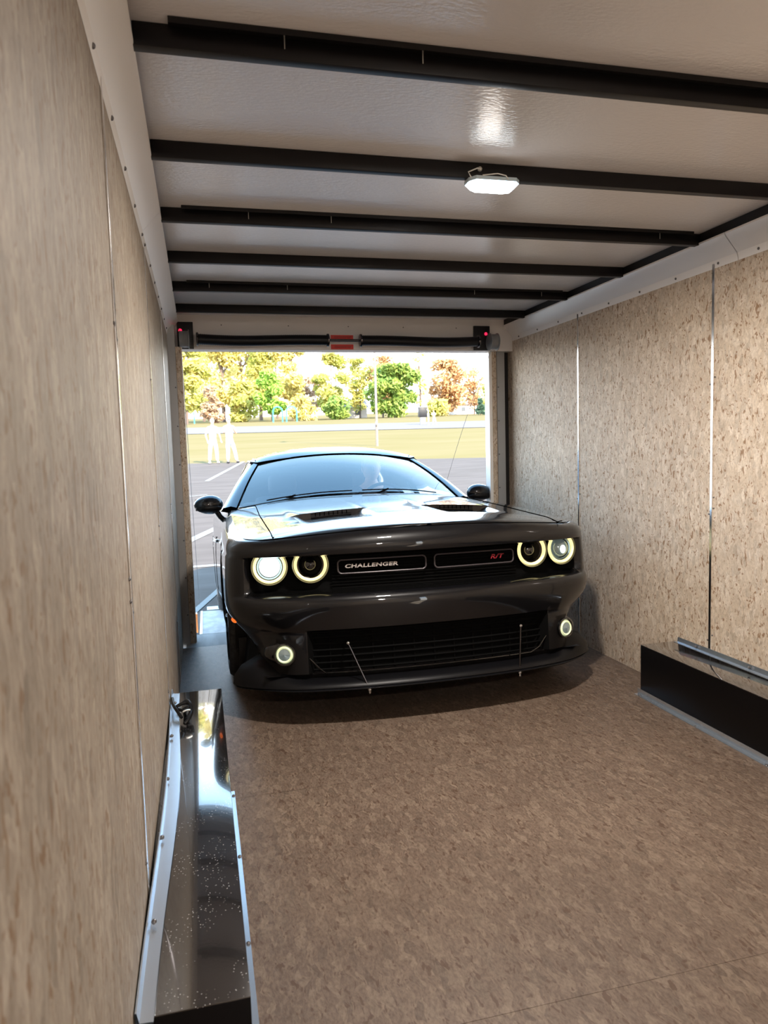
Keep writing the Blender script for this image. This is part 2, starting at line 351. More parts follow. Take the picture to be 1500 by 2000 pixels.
# ---- rear frame
m_ = MB(); m_.box((.0, FL, -.02), (.046, FL+.14, 2.10)); st(m_.build('trim_20', M['grey_post'], smooth=None), 'grey steel rear door post on the left')
m_ = MB(); m_.box((.047, FL+.03, -.02), (.084, FL+.10, 1.965)); st(m_.build('trim_21', M['osb_r'], smooth=None), 'bare wood edge of the left door post')
m_ = MB(); m_.box((.0845, FL+.06, -.02), (.088, FL+.09, 1.965)); st(m_.build('trim_22', M['alu'], smooth=None), 'thin aluminium edge on the left door post')
m_ = MB(); m_.box((2.345, 5.11, -.02), (2.405, 5.22, 2.10)); st(m_.build('trim_23', M['grey_post'], smooth=None), 'grey steel rear door post on the right')
m_ = MB(); m_.box((2.306, 5.12, -.02), (2.3445, 5.2, 1.965)); st(m_.build('trim_24', M['osb_r'], smooth=None), 'bare wood edge of the right door post')
m_ = MB(); m_.box((2.282, 5.115, -.02), (2.3055, 5.2, 1.965)); st(m_.build('trim_25', M['alu'], smooth=None), 'aluminium edge strip of the right door post')
m_ = MB(); m_.box((2.4055, 5.17, -.02), (W-.0005, 5.22, 2.10)); st(m_.build('trim_26', M['satin_black'], smooth=None), 'dark gap beside the right door post')
m_ = MB(); m_.box((.0, 5.085, 1.962), (W, 5.20, 2.1895)); st(m_.build('trim_27', M['header'], smooth=None), 'grey header board above the rear door')
q = bpy.data.objects['trim_27']
for x in (.35, .80, 1.22, 1.62, 2.02):
    m_ = MB(); m_.ball((x, 5.084, 2.125), (.004, .003, .004), 5); m_.build('screw', M['screw'], q)
for o_, xs, zs in (('trim_20', .022, 0), ('trim_23', 2.37, 0)):
    for z in (.2, .45, .7, .95, 1.2, 1.45, 1.7):
        m_ = MB(); m_.ball((xs+.016*(1 if xs < 1 else -1), FL-.001 if xs < 1 else 5.109, z), .005, 5); m_.build('screw', M['screw'], bpy.data.objects[o_])
# door spring assembly
def bracket(x0, x1, y, z0, z1, lab, lx, lz):
    root = empty('spring_bracket', ((x0+x1)/2, y, z0), lab, 'bracket', 'black door spring brackets')
    m_ = MB(); m_.bbox((x0-(x0+x1)/2, .037, 0), (x1-(x0+x1)/2, .054, z1-z0), .003); m_.build('housing', M['satin_black'], root)
    m_ = MB(); m_.lathe((lx-(x0+x1)/2, .036, lz-z0), (0, -1, 0), [(.001, .012), (.008, .009), (.012, 0)], 14); m_.build('marker_lens', M['red_led'], root)
bracket(.062, .165, 5.03, 1.965, 2.14, 'black bracket with a glowing red light left of the door springs', .082, 2.083)
bracket(2.15, 2.275, 5.03, 1.965, 2.14, 'black bracket with a glowing red light right of the door springs', 2.243, 2.083)
root = empty('door_spring_rod', (1.17, 5.0, 2.018), 'black torsion spring rod under the rear header, springs on both sides', 'door spring')
m_ = MB(); m_.tube([(-.98, 0, 0), (.98, 0, .0)], .009, 12); m_.build('rod', M['dark_chrome'], root)
for (a, b, sag) in ((-.98, -.115, -1), (.118, .985, 1)):
    pts = []; rs = []
    N = 130
    for i in range(N+1):
        t = i/N; x = a+(b-a)*t; z = (-.006*math.sin(PI*t*1.0)*1.0) + (.004*math.sin(2*PI*t)*sag)
        pts.append((x, 0, z)); rs.append(.034+(.0016 if i % 2 else -.0012))
    m_ = MB(); m_.tube(pts, rs, 20)
    m_.build('spring_coil', M['black_steel'], root, smooth=60)
    for x in (a-.008, b-.006):
        m_ = MB(); m_.lathe((x, 0, 0), (1, 0, 0), [(.0, 0), (.042, 0), (.044, .004), (.044, .012), (.036, .016), (.0, .016)], 24); m_.build('spring_collar', M['dark_chrome'], root)
for x, lab in ((-1.065, 0), (1.10, 0)):
    m_ = MB(); prof = [(.0, -.03), (.062, -.03), (.062, -.026)]+[(.052+(.002 if i % 2 else 0), -.026+i*.0026) for i in range(21)]+[(.062, .028), (.062, .032), (0, .032)]
    m_.lathe((x, 0, -.002), (1, 0, 0), prof, 28); m_.build('cable_drum', M['grey_post'], root)
for (z0, z1, lab) in ((2.036, 2.066, 'upper red warning label on the header board above the spring rod'), (1.968, 2.002, 'lower red warning label on the header board below the spring rod')):
    root = empty('warning_label', (1.172, 5.082, z0), lab, 'label', 'red warning labels on the header')
    m_ = MB(); m_.box((-.08, 0, 0), (.08, .002, z1-z0)); m_.build('sticker', M['red_label'], root, smooth=None)
    m_ = MB()
    for (xa, xb, z) in ((-.055, .065, .62), (-.055, .03, .34), (.035, .06, .34)): m_.box((xa, -.0006, (z1-z0)*z-.0018), (xb, -.0001, (z1-z0)*z+.0018))
    m_.build('print_lines', M['red_ink'], root, smooth=None)

# ---- wheel boxes
def wheelbox(side, y0, y1, lab):
    wb, hb = .2066, .2563
    root = empty('wheel_box', (0 if side == 0 else W, y0, 0), lab, 'wheel well box', 'black wheel boxes along the walls')
    sx = (lambda x: x) if side == 0 else (lambda x: -x)
    L = y1-y0
    m_ = MB()
    a, b = sorted((sx(0.001), sx(wb))); m_.bbox((a, 0, .0), (b, L, hb-.0035), .002); m_.build('side_panel', M['boxside'], root)
    m_ = MB(); m_.bbox((a, -.001, hb-.003), (b, L+.001, hb), .001); m_.build('top_panel', M['boxtop'], root)
    # wall angle trim
    rows = []; N = 24
    ys = -.02 if side == 0 else .0
    for i in range(N+1):
        t = i/N; y = ys+(L-.02-ys)*t
        bul = (.022*math.sin(PI*min(1, max(0, (1-t)*1.0)))**2 if side == 0 else .002)
        wd = .034 if side == 0 else .03
        up = .026
        rows.append([(sx(.003+bul*.6), y, hb+.026), (sx(.006+bul*.6), y, hb+.026), (sx(.010+bul*.5), y, hb+.006), (sx(wd+bul), y, hb+.0045), (sx(wd+bul), y, hb+.0015), (sx(.004+bul*.5), y, hb+.0015)])
    m_ = MB(); m_.grid(rows, 0, True); tr = m_.build('wall_trim', M['zinc'], root, smooth=25)
    for i in range(1, 6):
        y = L*i/5.2-.1; m_ = MB(); m_.ball((sx(.008+.012), y, hb+.016), .006, 6); m_.build('screw', M['screw'], tr)
    ye = L-.45 if side == 0 else L+.02
    m_ = MB(); a, b = sorted((sx(wb+.0005), sx(wb+.024))); m_.box((a, -.0, .0), (b, ye, .0025)); a, b = sorted((sx(wb+.0005), sx(wb+.003))); m_.box((a, 0, 0), (b, ye, .03))
    tr = m_.build('floor_trim', M['zinc'], root, smooth=None)
    for i in range(5):
        y = ye-.04-i*.42; 
        if y < 0: break
        m_ = MB(); m_.ball((sx(wb+.018), y, .004), (.006, .006, .004), 6); m_.build('screw', M['screw'], tr)
wheelbox(0, 1.306, 3.148, 'long glossy black wheel box along the left wall')
wheelbox(1, 1.306, 3.143, 'long glossy black wheel box along the right wall')
# bunched black cord lying on the left box
root = empty('cord_bundle', (.05, 2.86, .2605), 'bunched black cord lying on the far end of the left wheel box', 'cord')
m_ = MB()
def bez(ps, n=20):
    out = []
    for i in range(n+1):
        t = i/n; q = [Vector(p) for p in ps]
        while len(q) > 1: q = [q[j].lerp(q[j+1], t) for j in range(len(q)-1)]
        out.append(q[0])
    return out
for ps in ([(0, .13, .003), (.03, .08, .05), (.05, 0, .01), (.02, -.09, .004)], [(-.02, .05, .02), (.04, .06, .045), (.055, -.02, .03), (.0, -.05, .02), (-.02, 0, .03)],
           [(.0, .04, .004), (.05, .04, .035), (.045, -.08, .02), (.01, -.11, .004)], [(-.04, .12, .03), (-.035, .03, .03), (-.03, -.02, .05), (0, -.06, .01)], [(-.02, .0, .035), (.03, .05, .05), (.05, .0, .03), (.02, -.08, .01)]):
    m_.tube(bez(ps), .0065, 8)
m_.build('cord', M['plastic'], root)
m_ = MB(); m_.tube(bez([(.005, -.055, .03), (.015, -.045, .034), (.032, -.04, .03)]), .0035, 6); m_.build('silver_clip', M['pin'], root)

# ---- ramp, cables
RY1 = 7.15; RZ1 = -.25
root = empty('ramp_door', (W/2, YE+.01, 0), 'lowered wooden ramp door under the rear of the car', 'ramp')
m_ = MB(); h = 1.125; L = RY1-YE-.01; m_.add([(-h, 0, -.002), (h, 0, -.002), (h, L, RZ1), (-h, L, RZ1), (-h, 0, -.05), (h, 0, -.05), (h, L, RZ1-.045), (-h, L, RZ1-.045)], [(0, 1, 2, 3), (7, 6, 5, 4), (0, 4, 5, 1), (1, 5, 6, 2), (2, 6, 7, 3), (3, 7, 4, 0)])
m_.build('deck', M['ramp'], root, smooth=None)
m_ = MB(); m_.add([(-h, 0, .0), (-h+.02, 0, .0), (-h+.02, L, RZ1+.004), (-h, L, RZ1+.004), (-h-.004, 0, -.05), (-h-.004, L, RZ1-.04)], [(0, 1, 2, 3), (0, 3, 5, 4)]); m_.build('edge_trim', M['alu'], root, smooth=None)
m_ = MB(); m_.add([(-h+.06, L+.01, RZ1+.006), (-.6, L+.01, RZ1+.006), (-.6, L+.14, RZ1+.0125), (-h+.06, L+.14, RZ1+.0125)], [(0, 1, 2, 3)]); m_.build('end_flap', M['wire'], root, smooth=None)
m_ = MB(); m_.box((-h-.03, .30, -.06), (-h-.012, .36, .08)); m_.build('side_reflector', M['reflector'], root, smooth=None)
m_ = MB(); m_.tube(bez([(.085, 5.02, 1.96), (.088, 5.8, 1.10), (.098, 7.10, -.17)]), .0018, 6); tag(m_.build('lift_cable', M['steel_cable']), 'thin steel cable from the header down to the ramp, left of the car', 'cable', 'ramp lift cables')
m_ = MB(); m_.tube(bez([(2.275, 5.05, 1.96), (2.29, 6.0, 1.25), (2.30, 7.10, -.17)]), .0018, 6); tag(m_.build('lift_cable', M['steel_cable']), 'thin steel cable slanting down past the right car mirror', 'cable', 'ramp lift cables')

# ------------------------------------------------------------------ outdoors
def gz(x, y): return -.603+.049*y+.013*x
M['asphalt'] = noisecol(mat('asphalt', (.3, .3, .3), .85, spec=.05), (.100, .080, .068), (.135, .108, .093), 3.0, .3, .7, (.25, 1, 1))
M['line'] = mat('road_paint', (.27, .26, .24), .7, spec=.1)
M['lawn'] = noisecol(mat('dry_lawn', (.4, .4, .2), .9, spec=0), (.185, .148, .066), (.215, .168, .088), .35, .3, .7, (.35, 1, 1), 6)
M['road'] = mat('pale_road', (.20, .178, .172), .8, spec=0)
def ground_poly(name, pts, m, lift, lab):
    m_ = MB(); m_.add([(x, y, gz(x, y)+lift) for x, y in pts], [tuple(range(len(pts)))])
    return st(m_.build(name, m, smooth=None, clean=False), lab)
ed = lambda x: 30.2-.40*x
ground_poly('parking_lot', [(-40, -30), (40, -30), (40, ed(40)), (-40, ed(-40))], M['asphalt'], 0, 'worn asphalt parking lot behind the trailer')
ground_poly('lawn', [(-40, ed(-40)), (40, ed(40)), (420, 0), (420, 620), (-300, 620), (-300, 46)], M['lawn'], -.01, 'sunlit dry lawn beyond the parking lot')
ground_poly('road', [(-120, 143), (120, 17.5), (150, 36), (-120, 196)], M['road'], .03, 'pale road crossing the lawn')
def stripe(a, b, wd, lab, z=.006):
    a = Vector((*a, 0)); b = Vector((*b, 0)); d = (b-a).normalized(); n = Vector((-d.y, d.x, 0))*wd/2
    p = [a-n, b-n, b+n, a+n]; m_ = MB(); m_.add([(q.x, q.y, gz(q.x, q.y)+z) for q in p], [(0, 1, 2, 3)])
    tag(m_.build('parking_line', M['line'], smooth=None), lab, 'painted line', 'white painted parking lines')
stripe((-3, 9.37), (2.6, 9.30), .12, 'white painted line crossing straight behind the car')
stripe((-.25, 6.2), (.40, 8.29), .07, 'white painted line in the trailer shadow beside the ramp')
stripe((-.35, 10.55), (.60, 13.0), .16, 'slanted white painted line left of the car door')
stripe((.35, 21.7), (1.90, 30.0), .14, 'distant slanted white line below the two people')
stripe((-.6, 17.5), (.3, 17.9), .10, 'short faint white line in the middle of the lot')

def leaves_mat(name, c1, c2, tr=.35):
    m = mat(name, c1, .6); n = m.node_tree.nodes; l = m.node_tree.links; b = n['Principled BSDF']
    noisecol(m, c1, c2, .45, .35, .65, detail=3)
    src = b.inputs['Base Color'].links[0].from_socket
    t = n.new('ShaderNodeBsdfTranslucent'); mx = n.new('ShaderNodeMixShader'); mx.inputs[0].default_value = tr
    l.new(src, t.inputs[0]); l.new(b.outputs[0], mx.inputs[1]); l.new(t.outputs[0], mx.inputs[2]); l.new(mx.outputs[0], n['Material Output'].inputs[0]); return m
LV = dict(yg=leaves_mat('leaves_yellow_green', (.42, .46, .09), (.70, .60, .20)), ye=leaves_mat('leaves_yellow', (.58, .52, .14), (.78, .66, .28)),
          gr=leaves_mat('leaves_green', (.15, .27, .05), (.38, .46, .10)), bg=leaves_mat('leaves_bright_green', (.22, .42, .06), (.45, .58, .12)),
          orr=leaves_mat('leaves_orange', (.50, .26, .10), (.66, .44, .22)), pk=leaves_mat('leaves_pinkish', (.46, .30, .20), (.60, .45, .30)),
          dk=leaves_mat('leaves_dark_spruce', (.05, .10, .06), (.10, .18, .12), .1))
M['bark'] = mat('bark', (.14, .10, .08), .9)
def tree(x, y, wd, ht, kind, lab, n=3200, base=.12, leaf=None, name='tree', sparse=0, group='trees along the far edge of the lawn'):
    z = gz(x, y)-.15; root = empty(name, (x, y, z), lab, 'tree', group)
    rr = random.Random(int(abs(x)*37+y*13+ht*7)); blobs = []
    nb = 26
    for i in range(nb):
        t = rr.uniform(base, 1); env = math.sin(PI*min(1, .12+.88*(t-base)/(1-base)*.93))**.6
        if kind == 'dk': env = 1.1*(1-t)
        a = rr.uniform(0, 2*PI); r = wd/2*env*rr.uniform(.1, .82)
        blobs.append((r*math.cos(a), r*math.sin(a), ht*t, wd*rr.uniform(.13, .24)*(1 if kind != 'dk' else .5)))
    s0 = leaf or max(.22, wd*.035); m_ = MB(); vs = []; fs = []
    for i in range(n):
        bx, by, bz, br = rr.choice(blobs)
        d = Vector((rr.gauss(0, 1), rr.gauss(0, 1), rr.gauss(0, 1))).normalized()*br*rr.uniform(.45, 1.05)
        c = Vector((bx, by, bz))+Vector((d.x, d.y, d.z*.8))
        if c.z < .2: c.z = .2+rr.random()*.6
        if c.z > ht: c.z = ht-rr.random()
        u = Vector((rr.gauss(0, 1), rr.gauss(0, 1), rr.gauss(0, 1))).normalized(); v = u.orthogonal().normalized(); s = s0*rr.uniform(.6, 1.3)
        k = len(vs); w3 = u.cross(v)*s*.25
        vs += [c-u*s, c-v*s*.6+w3, c+u*s, c+v*s*.6+w3]; fs.append((k, k+1, k+2, k+3))
    m_.add(vs, fs); m_.build('foliage', LV[kind], root, smooth=None, clean=False)
    m_ = MB(); m_.tube([(0, 0, -.3), (wd*.01, 0, ht*.3), (0, wd*.01, ht*.62), (wd*.02, 0, ht*.9)], [max(.10, ht*.016), ht*.013, ht*.008, .04], 7)
    for i in range(9):
        bx, by, bz, br = blobs[i]; m_.tube([(0, 0, min(bz*.7, ht*.6)), (bx*.5, by*.5, bz*.85), (bx, by, bz)], [ht*.006, ht*.004, .03], 5)
    m_.build('trunk', M['bark'], root, smooth=60)
    return root
TR = [
 (354, 184, 100, 610, 'yg', 'yellow-green tree at the left edge of the doorway, largest at the back', 3600),
 (425, 215, 120, 560, 'ye', 'tall pale yellow tree behind the two people', 3600),
 (500, 238, 110, 580, 'yg', 'tall yellow-green tree behind the small bright green one', 3600),
 (565, 205, 84, 600, 'ye', 'yellow tree at the left of the sky gap', 3000),
 (412, 198, 46, 755, 'pk', 'low reddish bush behind the left person', 900),
 (527, 190, 62, 722, 'bg', 'small bright green tree left of the teal playground arches', 1600),
 (470, 200, 66, 745, 'yg', 'round yellow-green bush between the two people and the bright green tree', 1100),
 (603, 212, 56, 735, 'pk', 'brownish thinning tree right of the playground arches', 900),
 (645, 198, 84, 690, 'yg', 'loose yellow-green tree below the red labels', 1900),
 (700, 208, 70, 700, 'yg', 'thin yellow-green tree just left of the light pole', 900),
 (768, 190, 116, 712, 'gr', 'large dense green tree right of the light pole', 4200),
 (745, 204, 70, 695, 'orr', 'orange-topped tree behind the dense green tree', 900),
 (818, 230, 54, 664, 'yg', 'tall thin bare-looking tree right of the dense green tree', 300),
 (872, 205, 96, 702, 'orr', 'orange-brown autumn tree on the right', 1500),
 (925, 215, 66, 716, 'orr', 'sparse pale orange tree near the right door post', 620),
 (955, 190, 46, 752, 'yg', 'low yellow-green tree beside the dark spruce', 700),
 (938, 180, 28, 778, 'dk', 'small dark spruce at the far right of the lawn', 700),
 (590, 186, 62, 775, 'ye', 'low yellow hedge bush behind the playground arches', 800),
 (660, 188, 60, 772, 'gr', 'low green bush left of the light pole', 900),
 (850, 190, 60, 780, 'yg', 'low yellow-green bush behind the dark board', 600)
 , (390, 258, 110, 640, 'yg', 'yellow-green tree filling in behind the reddish bush', 2600), (465, 275, 110, 600, 'ye', 'pale yellow tree behind and between the two big left trees', 2600), (535, 292, 100, 640, 'yg', 'yellow-green tree behind the playground arches', 2600)]
def ray(px, py, y):
    d = cf+cr*((px-750)/1420.2)-cu*((py-1000)/1420.2); t = y/d.y; return .1621+d.x*t, 1.2696+d.z*t, d.length*t
for px, D, wpx, top, kind, lab, n in TR:
    x, zt, dist = ray(px, top, D); h = zt-gz(x, D); wd = wpx*D/1420*1.0
    tree(x, D, wd, max(2, h), kind, lab, int(n*2.3), name='tree' if h > 6 else 'bush', base=.16 if h > 12 else .06, group='trees along the far edge of the lawn' if h > 6 else 'bushes along the far edge of the lawn', leaf=.62 if n > 1000 else .5)
for x, y, wd, ht, lab in ((-8, 60, 9, 13, 'left'), (46, 70, 9, 12, 'right')):
    pass
# houses
M['house_w'] = mat('house_wall', (.62, .55, .52), .8); M['house_r'] = mat('house_roof', (.34, .26, .24), .8); M['house_g'] = mat('house_window', (.08, .09, .1), .2)
def house(px, D, wd, lab):
    x, _, _ = ray(px, 800, D); root = empty('house', (x, D, gz(x, D)), lab, 'house', 'pale houses behind the trees')
    m_ = MB(); m_.box((-wd/2, 0, -.5), (wd/2, 8, 3.2)); m_.build('wall', M['house_w'], root, smooth=None)
    m_ = MB(); m_.add([(-wd/2-.5, -.5, 3.1), (wd/2+.5, -.5, 3.1), (wd/2+.5, 8.5, 3.1), (-wd/2-.5, 8.5, 3.1), (-wd/2-.5, 4, 5.6), (wd/2+.5, 4, 5.6)], [(0, 1, 5, 4), (2, 3, 4, 5), (1, 2, 5), (3, 0, 4), (3, 2, 1, 0)]); m_.build('roof', M['house_r'], root, smooth=None)
    for xx in (-wd*.3, wd*.1): m_ = MB(); m_.box((xx, -.06, 1), (xx+1.3, -.01, 2.3)); m_.build('window', M['house_g'], root, smooth=None)
house(688, 215, 9, 'pale house glimpsed behind the loose yellow-green tree'); house(925, 228, 14, 'pale house glimpsed behind the orange tree on the right')
# light pole
x, _, _ = ray(737, 876, 38.5)
root = empty('light_pole', (x, 38.5, gz(x, 38.5)), 'tall brown light pole standing on the lawn behind the car', 'pole')
m_ = MB(); m_.tube([(0, 0, -.2), (0, 0, 9)], [.075, .055], 12); m_.build('shaft', mat('pole_brown', (.22, .17, .14), .6), root)
m_ = MB(); m_.tube([(0, 0, 8.8), (0, -.9, 9.1)], .04, 8); m_.bbox((-.18, -1.6, 9.0), (.18, -.8, 9.18), .03); m_.build('lamp_head', M['grey_post'], root)
m_ = MB(); m_.bbox((-.085, -.11, 1.05), (.0, -.06, 1.30), .008); m_.build('hand_box', M['screw'], root)
# playground arches
M['teal'] = mat('teal_paint', (.05, .50, .40), .45)
def arch(px, D, n, lab, wpx=18):
    x, _, _ = ray(px, 822, D); root = empty('playground_arch', (x, D, gz(x, D)), lab, 'playground frame', 'teal playground arches')
    r = wpx*D/1420/2; H = 3.5
    for s in (-1, 1):
        m_ = MB(); m_.tube([(s*r, 0, -.1), (s*r, 0, H-r)], .16, 8); m_.build('post', M['teal'], root)
    m_ = MB(); m_.tube([(r*math.cos(a*PI/12), 0, H-r+r*math.sin(a*PI/12)) for a in range(13)], .16, 8, caps=False); m_.build('curved_top', M['teal'], root)
arch(543, 168, 1, 'left arch of the two teal playground arches below the bright green tree'); arch(570, 167, 1, 'right arch of the two teal playground arches below the bright green tree', 20)
arch(371, 192, 1, 'teal playground frame at the left edge of the doorway', 16)
# dark board on posts
x, _, _ = ray(826, 834, 90)
root = empty('notice_board', (x, 90, gz(x, 90)), 'dark upright board on a pedestal far across the lawn beside two people', 'board')
m_ = MB(); m_.bbox((-.55, -.25, .95), (.55, .25, 2.15), .03); m_.build('board', M['satin_black'], root)
m_ = MB(); m_.bbox((-.62, -.32, 2.15), (.62, .32, 2.27), .03); m_.build('cap', M['line'], root)
m_ = MB(); m_.bbox((-.35, -.15, 0), (.35, .15, .95), .02); m_.build('pedestal', M['line'], root)

# ------------------------------------------------------------------ people
M['skin'] = mat('skin', (.62, .36, .25), .5); M['white_cloth'] = mat('white_cloth', (.82, .81, .80), .8); M['cream_cloth'] = mat('cream_cloth', (.80, .76, .70), .8)
M['jeans'] = mat('pale_jeans', (.52, .60, .74), .8); M['hair_grey'] = mat('hair_grey', (.60, .57, .52), .8); M['hair_dark'] = mat('hair_dark', (.08, .05, .04), .8); M['shoe'] = mat('pale_shoe', (.62, .58, .55), .6)
M['tan_cloth'] = mat('dark_shirt', (.05, .05, .06), .8); M['dark_shoe'] = mat('dark_shoe', (.05, .045, .045), .6)
def skin_mesh(name, chains, root_i=0, sub=2):
    """chains: dict joint -> (co, radius); edges"""
    J, E = chains; me = bpy.data.meshes.new(name); ks = list(J); me.from_pydata([J[k][0] for k in ks], [(ks.index(a), ks.index(b)) for a, b in E], [])
    o = bpy.data.objects.new(name, me); C.objects.link(o); md = o.modifiers.new('s', 'SKIN'); md.use_smooth_shade = True
    if not me.skin_vertices: 
        bm = bmesh.new(); bm.from_mesh(me); bm.verts.layers.skin.verify(); bm.to_mesh(me); bm.free()
    for i, k in enumerate(ks):
        r = J[k][1]; me.skin_vertices[0].data[i].radius = r if isinstance(r, tuple) else (r, r); me.skin_vertices[0].data[i].use_root = (i == root_i)
    sb = o.modifiers.new('d', 'SUBSURF'); sb.levels = sub; sb.render_levels = sub
    dg = bpy.context.evaluated_depsgraph_get(); out = bpy.data.meshes.new_from_object(o.evaluated_get(dg)); bpy.data.objects.remove(o); return out
def person(loc, rz, P, mats, lab, group, scale=1.0):
    """P: pose joints (metres, standing man 1.78 m facing -y)"""
    root = empty('person', loc, lab, 'person', group, rot=(0, 0, rz)); root.scale = (scale,)*3
    J = dict(pel=((0, 0, .93), .12), waist=((0, 0, 1.08), .115), chest=((0, -.01, 1.28), (.15, .12)), neck0=((0, 0, 1.46), .06), neck=((0, -.01, 1.53), .052), head=((0, -.02, 1.60), .062))
    E = [('pel', 'waist'), ('waist', 'chest'), ('chest', 'neck0'), ('neck0', 'neck'), ('neck', 'head')]
    for s, k in ((-1, 'r'), (1, 'l')):
        sh = Vector((s*.19, 0, 1.42)); el = Vector(P[k+'e']); ha = Vector(P[k+'h'])
        J[k+'s'] = (sh, .055); J[k+'e'] = (el, .042); J[k+'h'] = (ha, .028); E += [('neck0', k+'s'), (k+'s', k+'e'), (k+'e', k+'h')]
        d = (ha-el).normalized(); side = d.cross(Vector((0, 1, 0))).normalized(); pal = ha+d*.05
        J[k+'p'] = (pal, (.036, .018)); E.append((k+'h', k+'p'))
        curl = Vector((0, -1, 0))
        for fi in range(4):
            ln = (.030, .036, .034, .026)[fi]; base = pal+d*.035+side*(fi-1.5)*.018
            J[k+'f%da' % fi] = (base, .009); J[k+'f%db' % fi] = (base+d*ln+curl*.006, .008); J[k+'f%dc' % fi] = (base+d*ln*1.8+curl*.024, .007)
            E += [(k+'p', k+'f%da' % fi), (k+'f%da' % fi, k+'f%db' % fi), (k+'f%db' % fi, k+'f%dc' % fi)]
        J[k+'ta'] = (pal+side*-.034*s+curl*.01, .010); J[k+'tb'] = (pal+d*.03+side*-.05*s+curl*.022, .008); E += [(k+'p', k+'ta'), (k+'ta', k+'tb')]
        hip = Vector((s*.095, 0, .88)); kn = Vector(P[k+'k']); an = Vector(P[k+'a'])
        J[k+'i'] = (hip, .088); J[k+'k'] = (kn, .055); J[k+'a'] = (an, .038); J[k+'t'] = (an+Vector((s*.03, -.15, -.05)), (.04, .028)); E += [('pel', k+'i'), (k+'i', k+'k'), (k+'k', k+'a'), (k+'a', k+'t')]
    me = skin_mesh('body', (J, E)); bm = bmesh.new(); bm.from_mesh(me)
    hm = MB(); hc = (P.get('hx', 0), -.03, 1.67)
    hm.ball(hc, (.075, .092, .115), 14); hm.ball((hc[0], hc[1]-.092, hc[2]-.012), (.013, .020, .024), 6); hm.ball((hc[0], hc[1]-.082, hc[2]-.055), (.026, .010, .008), 6)
    for s in (-1, 1): hm.ball((hc[0]+s*.076, hc[1]+.005, hc[2]-.005), (.010, .020, .032), 6); hm.ball((hc[0]+s*.030, hc[1]-.080, hc[2]+.012), (.012, .008, .008), 6)
    hm.ball((hc[0], hc[1]-.045, hc[2]-.075), (.045, .045, .04), 8)
    hme = bpy.data.meshes.new('h'); hme.from_pydata(hm.v, [], hm.f); bm.from_mesh(hme); bm.to_mesh(me); bm.free(); link('body', me, mats['skin'], root, 80)
    # shirt
    T = dict(pel=((0, 0, .97), (.155, .13)), waist=((0, 0, 1.10), (.15, .13)), chest=((0, -.01, 1.28), (.172, .14)), neck0=((0, 0, 1.44), (.085, .075))); TE = [('pel', 'waist'), ('waist', 'chest'), ('chest', 'neck0')]
    for s, k in ((-1, 'r'), (1, 'l')):
        sh = Vector((s*.19, 0, 1.41)); el = Vector(P[k+'e']); T[k+'s'] = (sh, .073); T[k+'c'] = (sh.lerp(el, mats.get('sleeve', .75)), .062); TE += [('neck0', k+'s'), (k+'s', k+'c')]
        if mats.get('long'): T[k+'e'] = (el, .055); T[k+'w'] = (el.lerp(Vector(P[k+'h']), .92), .04); TE += [(k+'c', k+'e'), (k+'e', k+'w')]
    link('shirt', skin_mesh('shirt', (T, TE)), mats['shirt'], root, 80)
    T = dict(pel=((0, 0, .95), (.15, .125)), lo=((0, 0, .87), (.13, .115))); TE = [('pel', 'lo')]
    for s, k in ((-1, 'r'), (1, 'l')):
        T[k+'i'] = ((s*.095, 0, .84), .098); T[k+'k'] = (P[k+'k'], .076); T[k+'a'] = (Vector(P[k+'a'])+Vector((0, 0, -.0)), .066); TE += [('lo', k+'i'), (k+'i', k+'k'), (k+'k', k+'a')]
    link('trousers', skin_mesh('trousers', (T, TE)), mats['trousers'], root, 80)
    for s, k in ((-1, 'r'), (1, 'l')):
        a = Vector(P[k+'a']); m_ = MB(); m_.ball((a.x+s*.015, a.y-.06, a.z-.055), (.05, .14, .045), 10); m_.build('shoe', mats['shoe'], root, 60)
    m_ = MB(); m_.ball((hc[0], hc[1]+.012, hc[2]+.028), (.082, .094, .100), 12); 
    m_.v = [(x, y, z) if not (y < hc[1]-.05 and z < hc[2]+.05) else (x, max(y, hc[1]-.05), z) for x, y, z in m_.v]
    hair = m_.build('cap' if mats.get('cap') else 'hair', mats['hair'], root, 60)
    if mats.get('cap'): m_ = MB(); m_.ball((hc[0], hc[1]-.11, hc[2]+.055), (.065, .07, .010), 8); m_.build('cap_brim', mats['hair'], root, 60)
    return root
x, _, _ = ray(418, 905, 29.6)
PA = dict(re=(-.27, .06, 1.14), rh=(-.24, -.06, .92), le=(.29, .05, 1.14), lh=(.30, -.10, .93), rk=(-.14, -.03, .50), ra=(-.17, 0, .10), lk=(.12, -.03, .50), la=(.15, .0, .10))
person((x, 29.6, gz(x, 29.6)), .25, PA, dict(skin=M['skin'], shirt=M['white_cloth'], trousers=M['cream_cloth'], shoe=M['shoe'], hair=M['white_cloth'], cap=True, sleeve=.9),
       'person in white cap, white shirt and pale trousers, left of two by the lawn', 'people standing at the edge of the lawn', .99)
x, _, _ = ray(450, 905, 29.5)
PB = dict(re=(-.30, -.10, 1.20), rh=(-.14, -.30, 1.26), le=(.27, -.06, 1.16), lh=(.08, -.26, 1.34), rk=(-.09, -.04, .50), ra=(-.10, 0, .10), lk=(.20, .0, .50), la=(.30, .06, .10), hx=-.02)
person((x, 29.4, gz(x, 29.4)), .35, PB, dict(skin=M['skin'], shirt=M['white_cloth'], trousers=M['jeans'], shoe=M['dark_shoe'], hair=M['white_cloth'], cap=True, sleeve=.8),
       'person in pale blue jeans, hands raised to the chest, at the lawn edge', 'people standing at the edge of the lawn', 1.0)
x, _, _ = ray(837, 836, 85.5)
